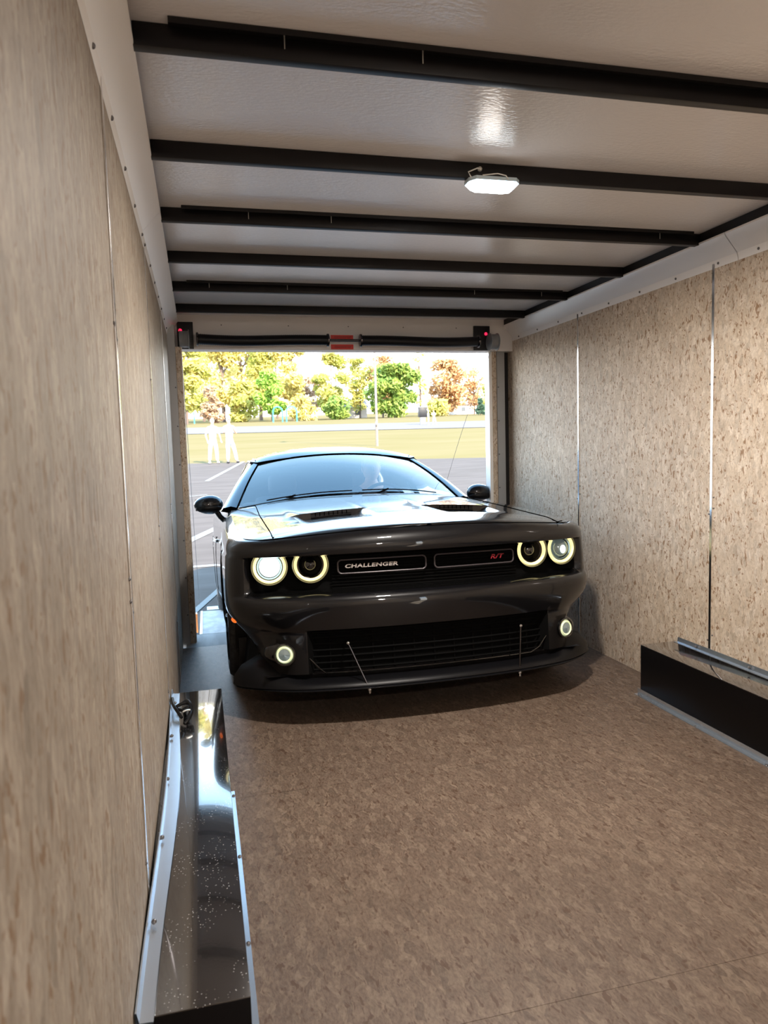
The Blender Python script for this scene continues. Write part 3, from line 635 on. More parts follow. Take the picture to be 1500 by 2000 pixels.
person((x, 85.5, gz(x, 85.5)), 1.2, PA, dict(skin=M['skin'], shirt=M['cream_cloth'], trousers=M['cream_cloth'], shoe=M['shoe'], hair=M['hair_grey'], sleeve=.9), 'far person in pale clothes standing right beside the dark board', 'people far across the lawn by the dark board', 1.0)
x, _, _ = ray(848, 836, 85)
person((x, 85, gz(x, 85)), -.9, PB, dict(skin=M['skin'], shirt=M['white_cloth'], trousers=M['cream_cloth'], shoe=M['shoe'], hair=M['hair_dark'], sleeve=.9), 'far person in pale clothes, the one further right of the dark board', 'people far across the lawn by the dark board', 1.0)

# ------------------------------------------------------------------ the car (u = right in the photo, v = backwards from the nose, h = up)
PIT = .082; AX = .97; WB = 2.95
cx_, ay_ = 1.215, 4.15
car = empty('car', (cx_, ay_-AX*math.cos(PIT), AX*math.sin(PIT)), 'black two-door muscle car with lit halo headlights driving into the trailer', 'car', rot=(-PIT, 0, 0))
HALF = [(0, 0), (.2, .006), (.4, .026), (.55, .055), (.68, .090), (.78, .132), (.865, .188), (.928, .262), (.955, .37), (.963, .60), (.965, .95), (.957, 1.4), (.942, 1.9), (.948, 2.6), (.960, 3.3), (.968, 3.9), (.955, 4.3), (.92, 4.6), (.86, 4.83), (.7, 4.96), (.4, 5.01), (0, 5.03)]
def catmull(pts, n):
    out = []
    for i in range(len(pts)-1):
        p0 = pts[i-1] if i else (-pts[1][0], pts[1][1]); p1 = pts[i]; p2 = pts[i+1]; p3 = pts[i+2] if i+2 < len(pts) else (-pts[-2][0], pts[-2][1])
        for k in range(n):
            t = k/n; out.append(tuple(.5*((2*p1[j])+(-p0[j]+p2[j])*t+(2*p0[j]-5*p1[j]+4*p2[j]-p3[j])*t*t+(-p0[j]+3*p1[j]-3*p2[j]+p3[j])*t**3) for j in (0, 1)))
    out.append(pts[-1]); return out
fine = catmull(HALF, 40)
def resample(pts, f):
    out = [pts[0]]; acc = 0
    for a, b in zip(pts, pts[1:]):
        acc += math.dist(a, b)
        if acc >= f(b): out.append(b); acc = 0
    out[-1] = pts[-1]; return out
OUT = resample(fine, lambda p: .012 if p[1] < .5 else .022)
NO = []
for i, p in enumerate(OUT):
    a = OUT[i-1] if i else (-OUT[1][0], OUT[1][1]); b = OUT[i+1] if i+1 < len(OUT) else (-OUT[-2][0], OUT[-2][1])
    d = Vector((b[0]-a[0], b[1]-a[1])).normalized(); NO.append(Vector((d.y, -d.x)))
def hs(v): return smooth_interp([(-.1, .787), (.1, .790), (.3, .803), (.6, .838), (1.0, .885), (1.5, .928), (1.9, .945), (2.6, .945), (3.3, .965), (3.9, 1.0), (4.5, .99), (5.1, .95)], v)
def hcen(v): return smooth_interp([(-.1, .823), (.0, .826), (.1, .844), (.3, .878), (.5, .896), (.72, .918), (1.1, .962), (1.6, 1.020), (1.9, 1.02), (2.5, .98), (3.9, 1.02), (4.4, 1.03), (5.0, 1.0), (5.1, .97)], v)
# ring table: (kind, value, front offset, side offset, recessed?)
def side_off(h):
    o = -.010*((h-.52)/.22)**2 if h > .52 else -.006*((.52-h)/.2)**2
    if h < .30: o -= .030*((.30-h)/.15)**1.5
    return o
RINGS = [(.118, -.07, 0), (.140, -.045, 0), (.160, -.034, 0), (.165, -.09, 2), (.19, -.09, 2), (.215, -.09, 2), (.235, -.09, 2), (.25, -.09, 2), (.265, -.09, 2), (.28, -.09, 2), (.295, -.09, 2), (.31, -.09, 2), (.328, -.09, 2), (.345, -.09, 2), (.362, -.09, 2), (.367, -.006, 0), (.40, .004, 0), (.44, .012, 0), (.475, .017, 0), (.50, .016, 0), (.518, .008, 0), (.526, -.006, 0), (.532, -.020, 1),
         (.548, -.115, 1), (.59, -.118, 1), (.64, -.118, 1), (.68, -.116, 1), (.706, -.112, 1), (.710, -.035, 1), (.714, -.010, 0)]
UP = [(.12, -.004), (.35, -.003), (.55, -.008), (.75, -.018), (.9, -.034), (1.0, -.058)]
def fr_w(v): return 1-sm(v, .13, .34)
def rec_w(i): u, v = OUT[i]; return (1-sm(v, .178, .212)) if u > .3 or v < 1 else 0
def low_w(i, h=.3):
    u, v = OUT[i]; lim = .605; return (1-sm(u, lim-.03, lim+.01)) if v < 1 else 0
def tuck(i, h):
    u, v = OUT[i]
    if v > 1.2: return 0
    c = sm(u, .66, .95)*(1-sm(v, .62, .80)); return -.115*c*sm(.47-h, .0, .22)
def ring_pt(i, r):
    u, v = OUT[i]; n = NO[i]; f = fr_w(v) if v < 2 else 0
    if r < len(RINGS):
        h, fo, rc = RINGS[r]
        base_f = {1: -.012, 2: -.01}.get(rc, fo)
        o = base_f*f+side_off(h)*(1-f)
        if rc == 1: o += (fo-base_f)*rec_w(i)
        if rc == 2: o += (fo-base_f)*low_w(i, h)
        o += tuck(i, h)
        if v > 4.4: o += -.03*abs((h-.6)/.3)**2
        return (u+n.x*o, v+n.y*o, h)
    t, o = UP[r-len(RINGS)]; so_ = o*1.25-.01
    o = o*f+so_*(1-f); H = .714+(hs(v)+crown(u, v)-.714)*t
    return (u+n.x*o, v+n.y*o, H)
NR = len(RINGS)+len(UP)
def crown(u, v): return .036*max(0, 1-(u/.80)**2)*(1-sm(v, .2, .4))
WHEELS = [(AX, .345), (AX+WB, .345)]; RA = .378
def build_shell():
    m_ = MB(); idx = {}
    P = [[ring_pt(i, r) for r in range(NR)] for i in range(len(OUT))]
    # remap to arches
    def inside(p):
        for k, (v, h) in enumerate(WHEELS):
            d = math.hypot(p[1]-v, p[2]-h)
            if d < RA and abs(p[0]) > .6 and p[2] < .74: return k, d
        return None
    for s in (1, -1):
        for i in range(len(OUT)-1):
            for r in range(NR-1):
                q = [P[i][r], P[i+1][r], P[i+1][r+1], P[i][r+1]]
                ins = [inside(p) for p in q]
                if all(ins): continue
                qq = []
                for p, k in zip(q, ins):
                    if k:
                        v, h = WHEELS[k[0]]; d = max(k[1], 1e-4); p = (p[0], v+(p[1]-v)*RA/d, h+(p[2]-h)*RA/d)
                    qq.append((p[0]*s, p[1], p[2]))
                mi = 0
                if r+1 < len(RINGS) and RINGS[r][2] and RINGS[r+1][2] == RINGS[r][2] and OUT[i][1] < .3 and (rec_w(i) if RINGS[r][2] == 1 else low_w(i, RINGS[r][0])) > .35: mi = 1 if RINGS[r][0] == .532 else 3
                u0 = OUT[i][0]
                if mi == 0 and OUT[i][1] < .62 and r+1 < len(RINGS):
                    du = abs(u0-.705); hc_ = .285 if u0 < .6 else .225+.105*(1-sm(du, .02, .15))
                    if RINGS[r][0] < hc_-.004: mi = 2
                if OUT[i][1] < 4.9 and OUT[i][1] > .6 and r < 3: mi = 2
                m_.add(qq, [(0, 1, 2, 3) if s == 1 else (3, 2, 1, 0)], mi)
    return m_
sh = build_shell()
# fender tops and deck: rows across the car
top = [ring_pt(i, NR-1) for i in range(len(OUT))]
def seam_u(v): return interp([(0, .735), (.3, .735), (1.0, .73), (1.75, .70), (9, .70)], v)
COWL = lambda u: 1.60+.28*(abs(u)/.75)**2
def scoop_dip(u, v):
    a = abs(u)
    box = sm(a, .19, .22)*(1-sm(a, .51, .56))
    ramp = sm(v, .30, .69)*.9 if v < .705 else 0
    d = -.026*box*ramp
    if .705 <= v < 1.5: d += .008*(sm(a, .15, .20)*(1-sm(a, .54, .60)))*(1-sm(v, .72, 1.4))
    if v < 1.5: d += -.010*sm(a, .56, .60)*(1-sm(a, .62, .72))*sm(v, .45, .8)*(1-sm(v, 1.1, 1.5))*0
    d += .006*(1-sm(a, .17, .205))*sm(v, .15, .45)*(1-sm(v, .9, 1.4))
    return d
def Htop(u, v, ui):
    E = hs(v)+crown(ui, v); Cn = max(hcen(v), E); a = min(1, abs(u)/max(ui, 1e-3))
    return E+(Cn-E)*(1-a**2.3)+scoop_dip(u, v)
rowsrc = []
for p in top:
    rowsrc.append(p)
ii = [i for i in range(len(top))]
vs_ = [0]*0
hoodm = MB(); prev = None
rows = []
def row_u(v):
    # half width of the top ring at v (front branch)
    best = None
    for i in range(len(top)-1):
        a, b = top[i], top[i+1]
        if a[1] <= v <= b[1] and a[0] > .01: return a[0]+(b[0]-a[0])*(v-a[1])/max(1e-6, b[1]-a[1])
    return 0
NA = 72
for i in range(1, len(top)):
    u_, v_, h_ = top[i]
    if v_ > 4.99: break
    rows.append((v_, u_))
extra = [(.700, row_u(.700)), (.7045, row_u(.7045)), (.7055, row_u(.7055)), (.712, row_u(.712))]
rows = sorted([r for r in rows if not .69 < r[0] < .72]+extra)
def row_pts(v, ui, ua, ub, n):
    return [(ua+(ub-ua)*k/n, v, Htop(ua+(ub-ua)*k/n, v, ui)) for k in range(n+1)]
hood_rows = []; fl_rows = {1: [], -1: []}; deck_rows = []
for v, ui in rows:
    su = min(seam_u(v), ui) if v > .12 else ui
    if v < 1.60: hood_rows.append(row_pts(v, ui, -su, su, 110))
    if v > .12:
        if v < 4.45 and ui > su:
            for s in (1, -1): fl_rows[s].append(row_pts(v, ui, s*su, s*ui, 8))
        elif v >= 4.45:
            deck_rows.append(row_pts(v, ui, -ui, ui, 40))
hoodm.grid(hood_rows)
# cowl end of the hood follows the windshield base
lastv, lastui = [(v, u) for v, u in rows if v < 1.60][-1]
cr_rows = [hood_rows[-1]]
for t in (.25, .5, .75, 1.0):
    r = []
    for k in range(111):
        u = hood_rows[-1][k][0]; ve = max(lastv+.01, COWL(u)+.02); v = lastv+(ve-lastv)*t; r.append((u, v, Htop(u, v, .88)-.006*t*t))
    cr_rows.append(r)
hoodm.grid(cr_rows)
hood = hoodm.build('hood', M['paint'], car, 50)
front_rows = [r for r in rows if r[0] <= .12]
for s in (1, -1): sh.grid(fl_rows[s])
sh.grid(deck_rows)
# shelf from the belt in to the glass
for s in (1, -1):
    r0 = []; r1 = []
    for v, ui in rows:
        if 1.6 < v < 4.45: r0.append((s*seam_u(v), v, Htop(seam_u(v), v, ui))); r1.append((s*(seam_u(v)-.02), v, Htop(seam_u(v), v, ui)-.03))
    sh.grid([r0, r1])
body = sh.build('body_shell', [M['paint'], M['gloss_black'], M['plastic'], M['grille_black']], car, 40)
# dark tray under the hood shut line
def surf(u, v):
    for (a, ua), (b, ub) in zip(rows, rows[1:]):
        if a <= v <= b: return Htop(u, v, ua+(ub-ua)*(v-a)/max(1e-6, b-a))
    return hs(v)
m_ = MB()
for s in (1, -1):
    m_ = MB(); m_.tube([(s*seam_u(v), v, surf(seam_u(v), v)+.0004) for v in [.13+.05*k for k in range(35)]], .0028, 6); m_.build('shut_line', M['gap'], car)
# hood front shut line along the brow
m_ = MB()
pts = []
for s in (-1, 1):
    seg = [(s*top[i][0], top[i][1], top[i][2]) for i in range(len(top)) if top[i][0] <= .735 and top[i][1] < .3]
    pts += seg[::-1] if s == -1 else seg[1:]
m_.tube(pts, .0030, 6); m_.build('shut_line', M['gap'], car)
# scoops
for s in (1, -1):
    vv = .7050; n = 16
    lo = []; hi = []
    for k in range(n+1):
        u = s*(.248+.225*k/n); lo.append((u, .7035, surf(u, .700)+.003)); hi.append((u, .7035, surf(u, .712)-.004))
    m_ = MB(); m_.grid([lo, hi]); m_.build('scoop_intake', M['plastic'], car, None)
    m_ = MB(); m_.tube([lo[0]]+[(p[0], .701, p[2]+.001) for p in lo[1:-1]]+[lo[-1]], .0035, 6); m_.build('scoop_lip', M['gloss_black'], car)
    m_ = MB()
    for k in range(1, 9): u = s*(.248+.225*k/9); m_.box((u-.002, .7005, surf(u, .700)+.003), (u+.002, .7025, surf(u, .712)-.005))
    a_ = s*.248; b_ = s*.473; zz = (surf(s*.36, .700)+surf(s*.36, .712))/2; m_.box((min(a_, b_), .7008, zz-.001), (max(a_, b_), .7022, zz+.001))
    m_.build('scoop_mesh', M['gap'], car)
# arch lips and liners
for (v, h) in WHEELS:
    for s in (1, -1):
        pts = []
        for k in range(41):
            a = math.radians(-28+236*k/40); p = (v+RA*math.cos(a), h+RA*math.sin(a))
            if p[1] < .14: continue
            # find body half width at this v,h
            i = min(range(len(OUT)), key=lambda j: abs(OUT[j][1]-p[0])+(9 if OUT[j][0] < .5 else 0)); o = side_off(min(p[1], .74)); f = fr_w(p[0]); uu = OUT[i][0]+NO[i].x*o+(NO[i].x*tuck(i, p[1]))
            pts.append((s*(uu-.002), p[0], p[1]))
        m_ = MB(); m_.grid([[(p[0]+s*.004, p[1], p[2]) for p in pts], [(p[0]-s*.002, v+(p[1]-v)*.965, h+(p[2]-h)*.965) for p in pts], [(p[0]-s*.05, v+(p[1]-v)*.97, h+(p[2]-h)*.97) for p in pts]])
        m_.build('arch_lip', M['paint'], car, 40)
        m_ = MB(); prof = [(s*.55, ), (s*.93, )]
        ring = lambda u: [(u, v+.372*math.cos(math.radians(-20+220*k/24)), h+.372*math.sin(math.radians(-20+220*k/24))) for k in range(25)]
        m_.grid([ring(s*.55), ring(s*.915)]); q = ring(s*.55); m_.add(q+[(s*.55, v, .15)], [(k, k+1, 25) for k in range(24)]); m_.build('wheel_well', M['plastic'], car, 40)
# underbody
m_ = MB(); m_.add([(-.80, .12, .16), (.80, .12, .16), (.86, .55, .155), (.54, .60, .155), (.54, 1.36, .155), (.84, 1.38, .155), (.84, 3.5, .155), (.54, 3.5, .155), (.54, 4.32, .155), (.86, 4.34, .16), (.8, 4.9, .2), (-.8, 4.9, .2), (-.86, 4.34, .16), (-.54, 4.32, .155), (-.54, 3.5, .155), (-.84, 3.5, .155), (-.84, 1.38, .155), (-.54, 1.36, .155), (-.54, .60, .155), (-.86, .55, .155)], [tuple(range(20))]); m_.build('underbody', M['plastic'], car, None)
# lower fascia valance and splitter
def off_curve(o, h, vmax, vf=None):
    pts = []
    for i in range(len(OUT)):
        u, v = OUT[i]
        if v > vmax or u < -.001: break
        oo = o(i) if callable(o) else o
        pts.append((u+NO[i].x*oo, v+NO[i].y*oo, h(i) if callable(h) else h))
    return [(-a, b, c) for a, b, c in pts[::-1]]+pts[1:]
def flare(i): u, v = OUT[i]; return sm(u, .60, .90)
prof = [(lambda i: -.060+tuck(i, .25), lambda i: .142+.11*flare(i)), (lambda i: -.036+.75*tuck(i, .25), lambda i: .140+.085*flare(i)), (lambda i: -.018-.028*flare(i), lambda i: .136+.055*flare(i)), (lambda i: .010-.020*flare(i), lambda i: .128+.020*flare(i)), (lambda i: .030-.035*flare(i), .116), (lambda i: .034-.035*flare(i), .106), (lambda i: .028-.035*flare(i), .099), (lambda i: -.02-.035*flare(i), .096), (-.12, .098)]
m_ = MB(); rws = [off_curve(a, b, .33) for a, b in prof]; m_.grid(rws); spl = m_.build('lower_lip', M['lip'], car, 60)
m_ = MB()
rws = [off_curve((lambda i, o=o: o-.050*flare(i)), h, .30) for o, h in ((-.10, .1025), (.040, .1025), (.046, .098), (.040, .0935), (-.10, .0935))]
rws.append(rws[0]); m_.grid(rws); m_.build('splitter', M['lip'], car, 40)
for s in (1, -1):   # fins from the lip end up along the wheel opening
    m_ = MB(); e = [(s*.815, .34, .24), (s*.845, .44, .30), (s*.855, .56, .30), (s*.885, .585, .10), (s*.905, .40, .088), (s*.89, .33, .10)]
    b = [(p[0]-s*.012, p[1], p[2]) for p in e]; m_.grid([e, b], 0, True); m_.add(e, [tuple(range(6))]); m_.add(b, [tuple(range(6))]); m_.build('fin', M['lip'], car, 30)
    m_ = MB(); m_.bbox((min(s*.80, s*.90), .582, .10), (max(s*.80, s*.90), .592, .28), .004); m_.build('air_deflector', M['plastic'], car)
# lower intake: frame, slats
def front_uv(u):
    for a, b in zip(OUT, OUT[1:]):
        if a[0] <= abs(u) <= b[0] and a[1] < .5: return a[1]+(b[1]-a[1])*(abs(u)-a[0])/max(1e-6, b[0]-a[0])
    return .3
m_ = MB()
for z in (.175, .205, .235, .265, .295, .325, .350):
    m_.tube([(u/20*.60, front_uv(u/20*.60)+.060, z) for u in range(-20, 21)], .0055, 6)
for u in (-.5, -.4, -.3, -.2, -.1, 0, .1, .2, .3, .4, .5): m_.tube([(u, front_uv(u)+.064, .155), (u, front_uv(u)+.064, .36)], .003, 5)
m_.build('lower_grille', M['grille_black'], car)
m_ = MB(); pts = [(u/20*.53, front_uv(u/20*.53)+.030, .1635) for u in range(-20, 20)]; pts += [(.555, front_uv(.555)+.030, .185), (.60, front_uv(.60)+.028, .235)]; pts = [(-.60, front_uv(.60)+.028, .235), (-.555, front_uv(.555)+.030, .185)]+pts
m_.tube(pts, .0042, 8); m_.build('grille_trim', M['gloss_black'], car)
# upper grille
m_ = MB()
for z in [.548+.015*k for k in range(11)]:
    m_.tube([(u/20*.47, front_uv(u/20*.47)+.098, z) for u in range(-20, 21)], .003, 5)
m_.build('upper_grille', M['grille_black'], car)
for s, (ua, ub) in ((-1, (-.445, -.022)), (1, (.022, .445))):
    m_ = MB(); pts = []; r = .018; z0, z1 = .618, .682
    cs = [(ua+r, z0+r, PI), (ub-r, z0+r, 1.5*PI), (ub-r, z1-r, 0), (ua+r, z1-r, .5*PI)]
    loop = []
    for (a, z, t0) in cs:
        for k in range(6): th = t0+k/5*PI/2; loop.append((a+r*math.cos(th), z+r*math.sin(th)))
    dens = []
    for i in range(len(loop)):
        a = loop[i]; b = loop[(i+1) % len(loop)]; n = max(1, int(math.dist(a, b)/.03))
        for k in range(n): dens.append((a[0]+(b[0]-a[0])*k/n, a[1]+(b[1]-a[1])*k/n))
    m_.tube([(a, front_uv(a)+.070, z) for a, z in dens], .0038, 8, closed=True)
    m_.build('grille_ring', M['grille_ring'], car)
def text(name, body_, size, sx, shear, loc, rz, m, parent, ext=.0015, bold=.0):
    cu_ = bpy.data.curves.new(name, 'FONT'); cu_.body = body_; cu_.size = size; cu_.extrude = ext; cu_.shear = shear; cu_.align_x = 'CENTER'; cu_.align_y = 'CENTER'; cu_.offset = bold; cu_.space_character = 1.08
    o = bpy.data.objects.new(name, cu_); C.objects.link(o); dg = bpy.context.evaluated_depsgraph_get(); me = bpy.data.meshes.new_from_object(o.evaluated_get(dg)); bpy.data.objects.remove(o)
    q = link(name, me, m, parent); q.location = loc; q.rotation_euler = (PI/2, 0, rz); q.scale = (sx, 1, 1); return q
text('badge', 'CHALLENGER', .024, 1.60, .12, (-.290, front_uv(.29)+.062, .652), -.08, M['badge'], car, .002, .0008)
text('badge', 'R/T', .030, 1.45, .30, (.345, front_uv(.345)+.062, .652), .1, M['badge_red'], car, .002, .0006)
# headlamps
def lamp(u, v, h, yaw, outer, lit):
    root = empty('headlamp', (u, v, h), None, None); root.parent = car; root.rotation_euler = (0, 0, yaw)
    m_ = MB(); m_.lathe((0, 0, 0), (0, -1, 0), [(.088, -.05), (.088, .0), (.086, .004), (.082, -.004), (.0795, -.03)], 40); m_.build('bezel', M['gloss_black'], root)
    m_ = MB(); m_.lathe((0, 0, 0), (0, -1, 0), [(.0790, -.012), (.0780, .000), (.0725, .004), (.0655, .000), (.064, -.012)], 48); m_.build('halo_ring', M['halo'], root, 60)
    if outer:
        m_ = MB(); m_.lathe((0, 0, 0), (0, -1, 0), [(.064, -.03), (.059, -.006), (.052, -.012)], 40); m_.build('lens_ring', M['lamp_dim'], root)
        m_ = MB(); m_.lathe((0, 0, 0), (0, -1, 0), [(.050, -.030), (.047, -.012), (.038, .004), (.02, .012), (.0005, .014)], 32); m_.build('projector_lens', M['lamp_on'] if lit else M['lamp_dim'], root, 70)
        if not lit:
            m_ = MB(); m_.ball((.0, -.014, -.006), (.017, .006, .022), 8); m_.build('bulb', M['lamp_on'], root)
        m_ = MB(); m_.lathe((0, 0, 0), (0, -1, 0), [(.064, .0), (.045, .014), (.0005, .020)], 32); m_.build('cover_lens', M['lens'], root, 70)
    else:
        m_ = MB(); m_.lathe((0, 0, 0), (0, -1, 0), [(.064, -.015), (.056, -.020), (.05, -.035), (.036, -.050)], 40); m_.build('reflector_bowl', M['dark_chrome'], root)
        m_ = MB(); m_.lathe((0, 0, 0), (0, -1, 0), [(.037, -.05), (.034, -.028), (.02, -.018), (.0005, -.015)], 28); m_.build('projector_lens', M['gloss_black'], root, 70)
for s in (-1, 1):
    lamp(s*.757, .190, .664, s*.12, True, s < 0); lamp(s*.568, .142, .666, s*.06, False, False)
# fog lamps with pods
for s in (-1, 1):
    root = empty('fog_lamp', (s*.705, front_uv(.705)+.030, .262)); root.parent = car; root.rotation_euler = (0, 0, s*.35)
    m_ = MB(); m_.ball((0, .035, 0), (.115, .055, .062), 16); m_.build('pod', M['gloss_black'], root, 70)
    m_ = MB(); m_.lathe((0, -.027, 0), (0, -1, 0), [(.052, -.01), (.052, .004), (.046, .008), (.041, .004)], 32); m_.build('bezel', M['gloss_black'], root)
    m_ = MB(); m_.lathe((0, -.027, 0), (0, -1, 0), [(.040, .002), (.034, .010), (.028, .006)], 32); m_.build('halo_ring', M['halo_fog'], root, 60)
    m_ = MB(); m_.lathe((0, -.027, 0), (0, -1, 0), [(.028, .005), (.0005, .010)], 24); m_.build('lens', M['lamp_dim'], root, 60)
    # brow over the pod
    m_ = MB(); m_.tube([(.085*math.cos(a), .012+.02*abs(math.cos(a)), .066*math.sin(a)) for a in [math.radians(25+130*k/14) for k in range(15)]], [.003]+[.005]*13+[.003], 8); m_.build('pod_brow', M['paint'], root, 60)
    m_ = MB(); pts = []
    for vq in (.30, .33, .36, .39, .42):
        i = min(range(len(OUT)), key=lambda j: abs(OUT[j][1]-vq)+(9 if OUT[j][0] < .5 else 0)); oq = side_off(.40)*(1-fr_w(vq))+tuck(i, .40); pts.append((s*(OUT[i][0]+NO[i].x*oq), OUT[i][1]+NO[i].y*oq, .405))
    m_.tube(pts, [.006, .012, .012, .012, .006], 8); mk = m_.build('side_marker', M['amber'], car); mk['label'] = 'glowing amber side marker'
# splitter rods
for s, (a, b) in ((-1, ((-.43, front_uv(.43)-.012, .305), (-.345, front_uv(.34)-.028, .090))), (1, ((.43, front_uv(.43)-.012, .310), (.405, front_uv(.4)-.028, .090)))):
    m_ = MB(); m_.tube([a, b], .0042, 8); r_ = m_.build('splitter_rod', M['dark_chrome'], car)
    m_ = MB(); m_.ball(a, .009, 6); m_.tube([a, (a[0], a[1]+.05, a[2]+.003)], .004, 6); m_.ball(b, .010, 6); m_.tube([(b[0], b[1], b[2]+.004), (b[0], b[1], b[2]-.020)], .005, 6); m_.build('rod_end', M['chrome'], r_)
# small parking camera bump / bumper crease
# ---- greenhouse
WSB = lambda a: Vector((a*.815, 1.60+.27*a*a, 1.030-.068*a*a)); WST = lambda a: Vector((a*.605, 2.345+.125*a*a, 1.352-.046*a*a))
rws = []
for j in range(17):
    t = j/16; r = []
    for k in range(33):
        a = -1+2*k/32; p = WSB(a).lerp(WST(a), t); bulge = .022*math.sin(PI*t); p += Vector((0, -.43, .9))*bulge; r.append(tuple(p))
    rws.append(r)
m_ = MB(); m_.grid(rws); m_.build('windshield', M['windshield'], car, 80)
WT = lambda j, a: Vector(rws[j][0 if a < 0 else 32])
# a pillars
m_ = MB()
def pillar(s):
    lo = []
    for j in range(17):
        t = j/16; p = Vector(rws[j][0 if s < 0 else 32]); w_ = .115-.050*t+.02*t*t
        lo.append([tuple(p+Vector((0, -.004, .003))), tuple(p+Vector((s*w_*.35, .01, .014))), tuple(p+Vector((s*w_*.8, .055, .004))), tuple(p+Vector((s*w_*.95, .075, -.018))), tuple(p+Vector((s*w_*.5, .09, -.03))), tuple(p+Vector((0, .03, -.02)))])
    return lo
for s in (1, -1): m_ = MB(); m_.grid(pillar(s), 0, True); m_.build('a_pillar', M['paint'], car, 50)
m_ = MB()
m_.tube([tuple(Vector(rws[j][0])+Vector((0, -.004, .003))) for j in range(17)]+[tuple(Vector(rws[16][k])+Vector((0, -.003, .003))) for k in range(1, 32)]+[tuple(Vector(rws[j][32])+Vector((0, -.004, .003))) for j in range(16, -1, -1)], .004, 6)
m_.build('windshield_seal', M['gap'], car)
# roof
def rail(v): return Vector((smooth_interp([(2.4, .660), (2.7, .665), (3.1, .655), (3.5, .625), (3.7, .61)], v), v, smooth_interp([(2.4, 1.312), (2.7, 1.348), (3.1, 1.355), (3.5, 1.325), (3.7, 1.295)], v)))
def roofc(v): return smooth_interp([(2.3, 1.352), (2.6, 1.425), (2.9, 1.455), (3.2, 1.450), (3.5, 1.405), (3.7, 1.35)], v)
rr_ = []
for j in range(19):
    t = j/18; r = []
    for k in range(33):
        a = -1+2*k/32; vf = 2.345+.125*a*a; v = vf+(3.62-vf)*t; rl = rail(max(v, 2.45)); wdt = rl.x-(.0 if t > 0 else .0); h = rl.z+(roofc(v)-rl.z)*(1-abs(a)**2.6)
        if j == 0: p = WST(a); x = a*(.585+.055*1); h = min(h, p.z+.002) if abs(a) < .97 else h
        r.append((a*rl.x, v, h))
    rr_.append(r)
m_ = MB(); m_.grid(rr_); m_.build('roof', M['paint'], car, 60)
for s in (1, -1):
    m_ = MB(); m_.tube([(s*(rail(v).x-.035), v, rail(v).z+.010) for v in [2.5+.1*k for k in range(12)]], .004, 6); m_.build('roof_molding', M['gloss_black'], car)
# side glass, belt, b pillar, c pillar
def belt(v): return Vector((smooth_interp([(1.85, .842), (2.4, .862), (3.2, .868), (3.9, .84)], v), v, hs(v)-.003))
for s in (1, -1):
    def S_(v0, f, dv=0): p = belt(v0); q = rail(min(3.62, max(2.47, v0+dv))); r = p.lerp(q, f); return (s*r.x, r.y, r.z)
    # door glass: front edge follows the a pillar
    rws2 = []
    for j in range(11):
        f = j/10; va = 1.93+.55*f; vb = 2.98; r = []
        for k in range(11):
            g = k/10; v = va+(vb-va)*g; p = belt(v); q = rail(max(2.47, v)); x = p.x+(q.x-p.x)*f-.006; z = p.z+(q.z-p.z)*f; r.append((s*x, v, z))
        rws2.append(r)
    m_ = MB(); m_.grid(rws2); m_.build('side_window', M['sideglass'], car, 60)
    m_ = MB(); lo = []
    for j in range(11):
        f = j/10; p = belt(2.98).lerp(rail(3.0), f); lo.append([(s*(p.x), 2.975, p.z), (s*p.x, 3.06, p.z), (s*(p.x-.03), 3.06, p.z), (s*(p.x-.03), 2.975, p.z)])
    m_.grid(lo, 0, True); m_.build('b_pillar', M['gloss_black'], car)
    rws2 = []
    for j in range(9):
        f = j/8; va = 3.06; vb = 3.55-.16*f; rws2.append([(s*(belt(va+(vb-va)*k/6).x*(1-f)+rail(min(3.62, va+(vb-va)*k/6)).x*f-.006), va+(vb-va)*k/6, belt(va+(vb-va)*k/6).z*(1-f)+rail(min(3.62, va+(vb-va)*k/6)).z*f) for k in range(7)])
    m_ = MB(); m_.grid(rws2); m_.build('quarter_window', M['sideglass'], car, 60)
    m_ = MB(); rws2 = []
    for j in range(9):
        f = j/8; va = 3.54-.16*f; vb = 4.35-.73*f; r = []
        for k in range(7):
            v = va+(vb-va)*k/6; p = belt(min(v, 3.9)); q = rail(min(3.62, v)); r.append((s*(p.x*(1-f)+q.x*f), v, (hs(v)-.003)*(1-f)+q.z*f))
        rws2.append(r)
    m_.grid(rws2); m_.build('c_pillar', M['paint'], car, 60)
    m_ = MB(); m_.tube([(s*(rail(v).x-.004), v, rail(v).z-.012) for v in [2.50+.09*k for k in range(13)]], .014, 8); m_.build('roof_rail', M['paint'], car, 60)
    m_ = MB(); m_.tube([(s*(belt(v).x+.004), v, belt(v).z+.002) for v in [1.9+.1*k for k in range(17)]], .007, 6); m_.build('belt_molding', M['gloss_black'], car)
    # door skin lines
    m_ = MB(); 
    for vd in (1.62, 3.02):
        i = min(range(len(OUT)), key=lambda j: abs(OUT[j][1]-vd)+(9 if OUT[j][0] < .5 else 0)); m_.tube([(s*(OUT[i][0]+side_off(h)+.0002), vd+.03*(.9-h), h) for h in (.2, .3, .4, .5, .6, .7, .74)], .0028, 5)
    m_.build('door_gap', M['gap'], car)
    m_ = MB(); m_.bbox((s*.945-.012, 2.72, .70), (s*.945+.012, 2.90, .725), .008); m_.build('door_handle', M['paint'], car)
# rear glass
m_ = MB(); m_.grid([[(a/8*(.60+.12*t/6), 3.60+.72*t/6-.06*(a/8)**2*(1 if t else 0), 1.345-.31*t/6-.045*(a/8)**2) for a in range(-8, 9)] for t in range(7)]); m_.build('rear_window', M['sideglass'], car, 60)
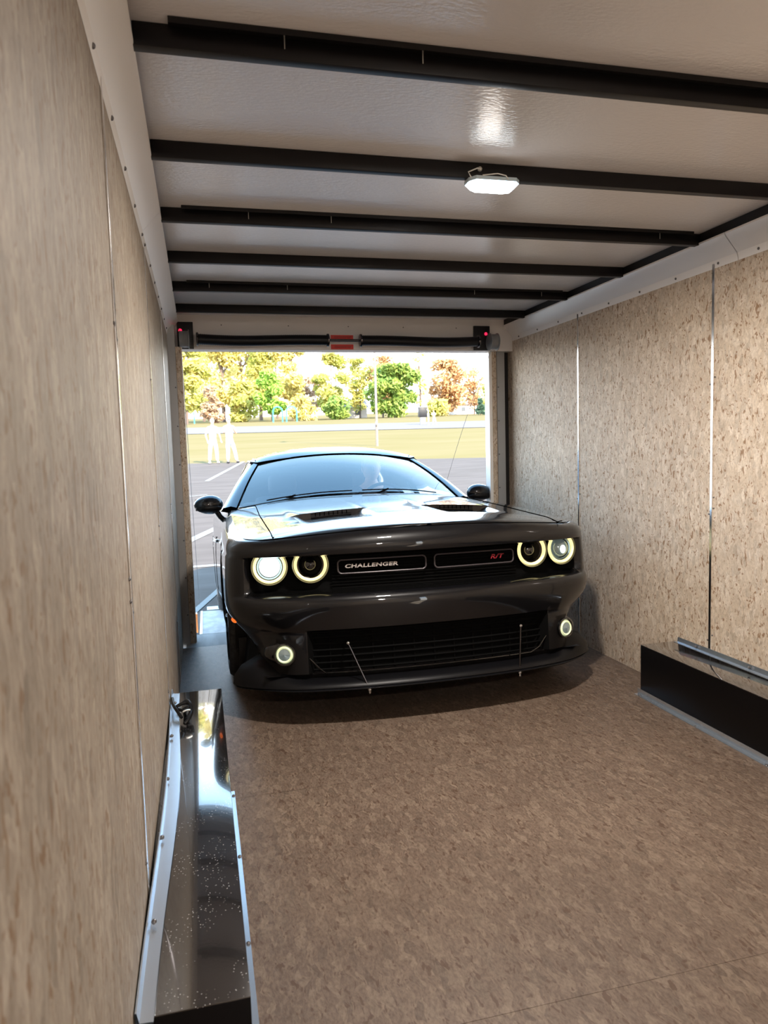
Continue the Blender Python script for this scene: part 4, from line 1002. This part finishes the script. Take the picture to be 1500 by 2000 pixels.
# wipers and cowl
m_ = MB(); m_.grid([[(a/12*.74, COWL(a/12*.74)-.005, Htop(a/12*.74, 1.6, .88)-.012-.03*0) for a in range(-12, 13)], [(a/12*.80, COWL(a/12*.74)+.10, .975-.04*(a/12)**2) for a in range(-12, 13)]]); m_.build('cowl_panel', M['plastic'], car)
for (a0, a1, b0) in ((-.62, -.05, -.40), (.02, .60, .22)):
    m_ = MB(); pts = []
    for k in range(13):
        a = (a0+(a1-a0)*k/12)/.815; p = WSB(a).lerp(WST(a), .012+.012*math.sin(PI*k/12)); pts.append(tuple(p+Vector((0, -.006, .010))))
    m_.tube(pts, .0045, 6); m_.tube([(b0-.10, COWL(b0-.1)+.0, Htop(b0, 1.6, .88)+.0), tuple(Vector(pts[4])+Vector((0, 0, .004)))], .007, 6); m_.build('wiper', M['plastic'], car)
# mirrors
for s in (1, -1):
    root = empty('side_mirror', (s*1.005, 1.93, .995)); root.parent = car; root.rotation_euler = (0, 0, s*-.12)
    m_ = MB(); rows_ = []
    for i in range(13):
        th = PI*i/12; rows_.append([(.100*math.cos(th)*1.0, -.062*math.sin(th)*max(-.55, math.sin(ph)) if True else 0, .066*math.sin(th)*math.cos(ph)*(1+.12*math.cos(th)*-s)) for ph in [2*PI*k/20 for k in range(20)]])
    m_.grid(rows_, 0, True); m_.build('mirror_shell', M['paint'], root, 70)
    m_ = MB(); m_.ball((0, -.012, -.022), (.091, .052, .037), 12); m_.build('mirror_base', M['plastic'], root, 70)
    m_ = MB(); m_.tube([(-s*.045, -.005, -.035), (-s*.075, .0, -.085), (-s*.11, .0, -.12), (-s*.145, .0, -.135), (-s*.175, .02, -.165)], [.020, .018, .020, .022, .026], 10); m_.build('mirror_arm', M['paint'], root, 70)
    m_ = MB(); m_.add([(-.085, .030, -.040), (.085, .030, -.040), (.088, .030, .035), (-.085, .030, .040)], [(0, 1, 2, 3)]); m_.build('mirror_glass', M['chrome'], root, None)
# wheels
def wheel(u, v, s):
    root = empty('wheel', (u, v, .345)); root.parent = car
    R0 = .345; wd = .245
    prof = [(.255, -wd/2+.012), (.300, -wd/2), (.325, -wd/2+.004), (.338, -wd/2+.022)]
    for k in range(5):
        x = -wd/2+.035+k*.042; prof += [(R0, x), (R0, x+.028), (R0-.008, x+.030), (R0-.008, x+.040)]
    prof += [(.338, wd/2-.022), (.325, wd/2-.004), (.300, wd/2), (.255, wd/2-.012)]
    m_ = MB(); m_.lathe((0, 0, 0), (1, 0, 0), prof, 56)
    m_.build('tyre', M['tyre'], root, 50)
    m_ = MB(); m_.lathe((0, 0, 0), (s, 0, 0), [(.256, wd/2-.006), (.262, wd/2-.001), (.250, wd/2-.006), (.235, wd/2-.04), (.228, -wd/2+.03), (.25, -wd/2+.01)], 48); m_.build('rim_barrel', M['rim'], root, 50)
    m_ = MB()
    for k in range(10):
        a = 2*PI*k/10+(.12 if k % 2 else -.12); ca, sa = math.cos(a), math.sin(a); x = s*(wd/2-.012)
        m_.tube([(x-s*.02, .04*ca, .04*sa), (x-s*.004, .13*ca, .13*sa), (x, .248*ca, .248*sa)], [.020, .013, .012], 8)
    m_.lathe((0, 0, 0), (s, 0, 0), [(.055, wd/2-.07), (.052, wd/2-.012), (.03, wd/2-.006), (.0005, wd/2-.004)], 24)
    m_.build('spokes', M['rim'], root, 50)
    m_ = MB(); m_.lathe((0, 0, 0), (s, 0, 0), [(.08, .03), (.175, .03), (.175, .055), (.08, .055)], 36); m_.build('brake_disc', M['dark_chrome'], root, 40)
for v in (AX, AX+WB):
    for s in (1, -1): wheel(s*.823, v, s)
# interior
m_ = MB(); m_.bbox((-.70, 1.95, .80), (.70, 2.30, .945), .03); m_.build('dashboard', M['interior'], car)
m_ = MB(); m_.bbox((-.80, 1.7, .22), (.80, 4.2, .30), .02); m_.build('cabin_floor', M['interior'], car)
for s in (1, -1):
    m_ = MB(); m_.bbox((s*.37-.25, 2.45, .38), (s*.37+.25, 2.95, .55), .05)
    m_.v = m_.v; sq = m_.build('seat', M['interior'], car, 60)
    m_ = MB(); m_.bbox((s*.37-.24, 2.95, .50), (s*.37+.24, 3.08, 1.06), .05); m_.build('seatback', M['interior'], sq, 60)
    m_ = MB(); m_.bbox((s*.37-.12, 2.97, 1.08), (s*.37+.12, 3.06, 1.24), .035); m_.build('headrest', M['interior'], sq, 60)
    m_ = MB(); m_.bbox((min(s*.80, s*.84), 1.95, .45), (max(s*.80, s*.84), 3.9, .93), .01); m_.build('door_card', M['interior'], car)
m_ = MB(); m_.bbox((-.70, 3.45, .40), (.70, 3.6, 1.02), .05); m_.build('rear_seat', M['interior'], car)
m_ = MB(); m_.tube([(.37+.185*math.cos(a), 2.36+.05*math.sin(a), .93+.178*math.sin(a)) for a in [2*PI*k/28 for k in range(28)]], .014, 8, closed=True); m_.tube([(.19, 2.36, .93), (.55, 2.36, .93)], .014, 6); m_.tube([(.37, 2.36, .93), (.37, 2.25, .88)], .03, 8); m_.build('steering_wheel', M['interior'], car)
m_ = MB(); m_.ball((0, 2.44, 1.285), (.115, .02, .034), 10); m_.tube([(0, 2.44, 1.29), (0, 2.42, 1.35)], .012, 6); m_.build('interior_mirror', M['interior'], car, 70)
m_ = MB(); m_.grid([[(a/6*.55, v, roofc(v)-.035-.05*abs(a/6)**2.5) for a in range(-6, 7)] for v in (2.42, 2.6, 2.9, 3.2, 3.5, 3.6)]); m_.build('headliner', M['interior'], car, 60)
# driver
def carpt(u, v, h): return car.matrix_basis @ Vector((u, v, h))
bpy.context.view_layer.update()
J = dict(pel=((0, .0, .10), .13), waist=((0, .04, .27), .12), chest=((0, .08, .46), (.16, .12)), neck0=((0, .08, .62), .06), neck=((0, .06, .68), .05), head=((0, .05, .74), .06))
E = [('pel', 'waist'), ('waist', 'chest'), ('chest', 'neck0'), ('neck0', 'neck'), ('neck', 'head')]
for s, k in ((-1, 'r'), (1, 'l')):
    J[k+'s'] = ((s*.19, .07, .58), .055); J[k+'e'] = ((s*.24, -.16, .42), .042); J[k+'h'] = ((s*.175, -.37, .50), .03); J[k+'p'] = ((s*.17, -.43, .53), (.035, .02)); E += [('neck0', k+'s'), (k+'s', k+'e'), (k+'e', k+'h'), (k+'h', k+'p')]
    for fi in range(4): J[k+'f%d' % fi] = ((s*(.19-.012*fi), -.475, .555-.017*fi), .009); J[k+'g%d' % fi] = ((s*(.165-.012*fi), -.505, .545-.017*fi), .008); E += [(k+'p', k+'f%d' % fi), (k+'f%d' % fi, k+'g%d' % fi)]
    J[k+'t'] = ((s*.135, -.44, .55), .009); E.append((k+'p', k+'t'))
    J[k+'i'] = ((s*.10, -.06, .08), .085); J[k+'k'] = ((s*.13, -.48, .12), .06); J[k+'a'] = ((s*.12, -.78, -.10), .04); J[k+'o'] = ((s*.12, -.93, -.08), .035); E += [('pel', k+'i'), (k+'i', k+'k'), (k+'k', k+'a'), (k+'a', k+'o')]
P0 = carpt(.37, 2.76, .46)
root = empty('person', P0, 'driver with grey hair behind the windshield, both hands on the steering wheel', 'person', rot=(-PIT, 0, 0))
me = skin_mesh('body', (J, E)); bm = bmesh.new(); bm.from_mesh(me); hm = MB(); hc = (0, .035, .80)
hm.ball(hc, (.075, .092, .115), 14); hm.ball((hc[0], hc[1]-.092, hc[2]-.012), (.013, .020, .024), 6); hm.ball((hc[0], hc[1]-.082, hc[2]-.055), (.026, .010, .008), 6)
for s in (-1, 1): hm.ball((hc[0]+s*.076, hc[1]+.005, hc[2]-.005), (.010, .020, .032), 6)
hme = bpy.data.meshes.new('h'); hme.from_pydata(hm.v, [], hm.f); bm.from_mesh(hme); bm.to_mesh(me); bm.free(); link('body', me, M['skin'], root, 80)
T = dict(pel=((0, .0, .14), (.155, .13)), waist=((0, .04, .28), (.15, .13)), chest=((0, .08, .46), (.172, .14)), neck0=((0, .08, .60), (.085, .075))); TE = [('pel', 'waist'), ('waist', 'chest'), ('chest', 'neck0')]
for s, k in ((-1, 'r'), (1, 'l')): T[k+'s'] = ((s*.19, .07, .57), .072); T[k+'c'] = ((s*.23, -.10, .46), .060); TE += [('neck0', k+'s'), (k+'s', k+'c')]
link('shirt', skin_mesh('shirt', (T, TE)), M['tan_cloth'], root, 80)
m_ = MB(); m_.ball((hc[0], hc[1]+.012, hc[2]+.028), (.082, .094, .100), 12); m_.v = [(x, y, z) if not (y < hc[1]-.05 and z < hc[2]+.05) else (x, hc[1]-.05, z) for x, y, z in m_.v]; m_.build('hair', M['hair_grey'], root, 60)
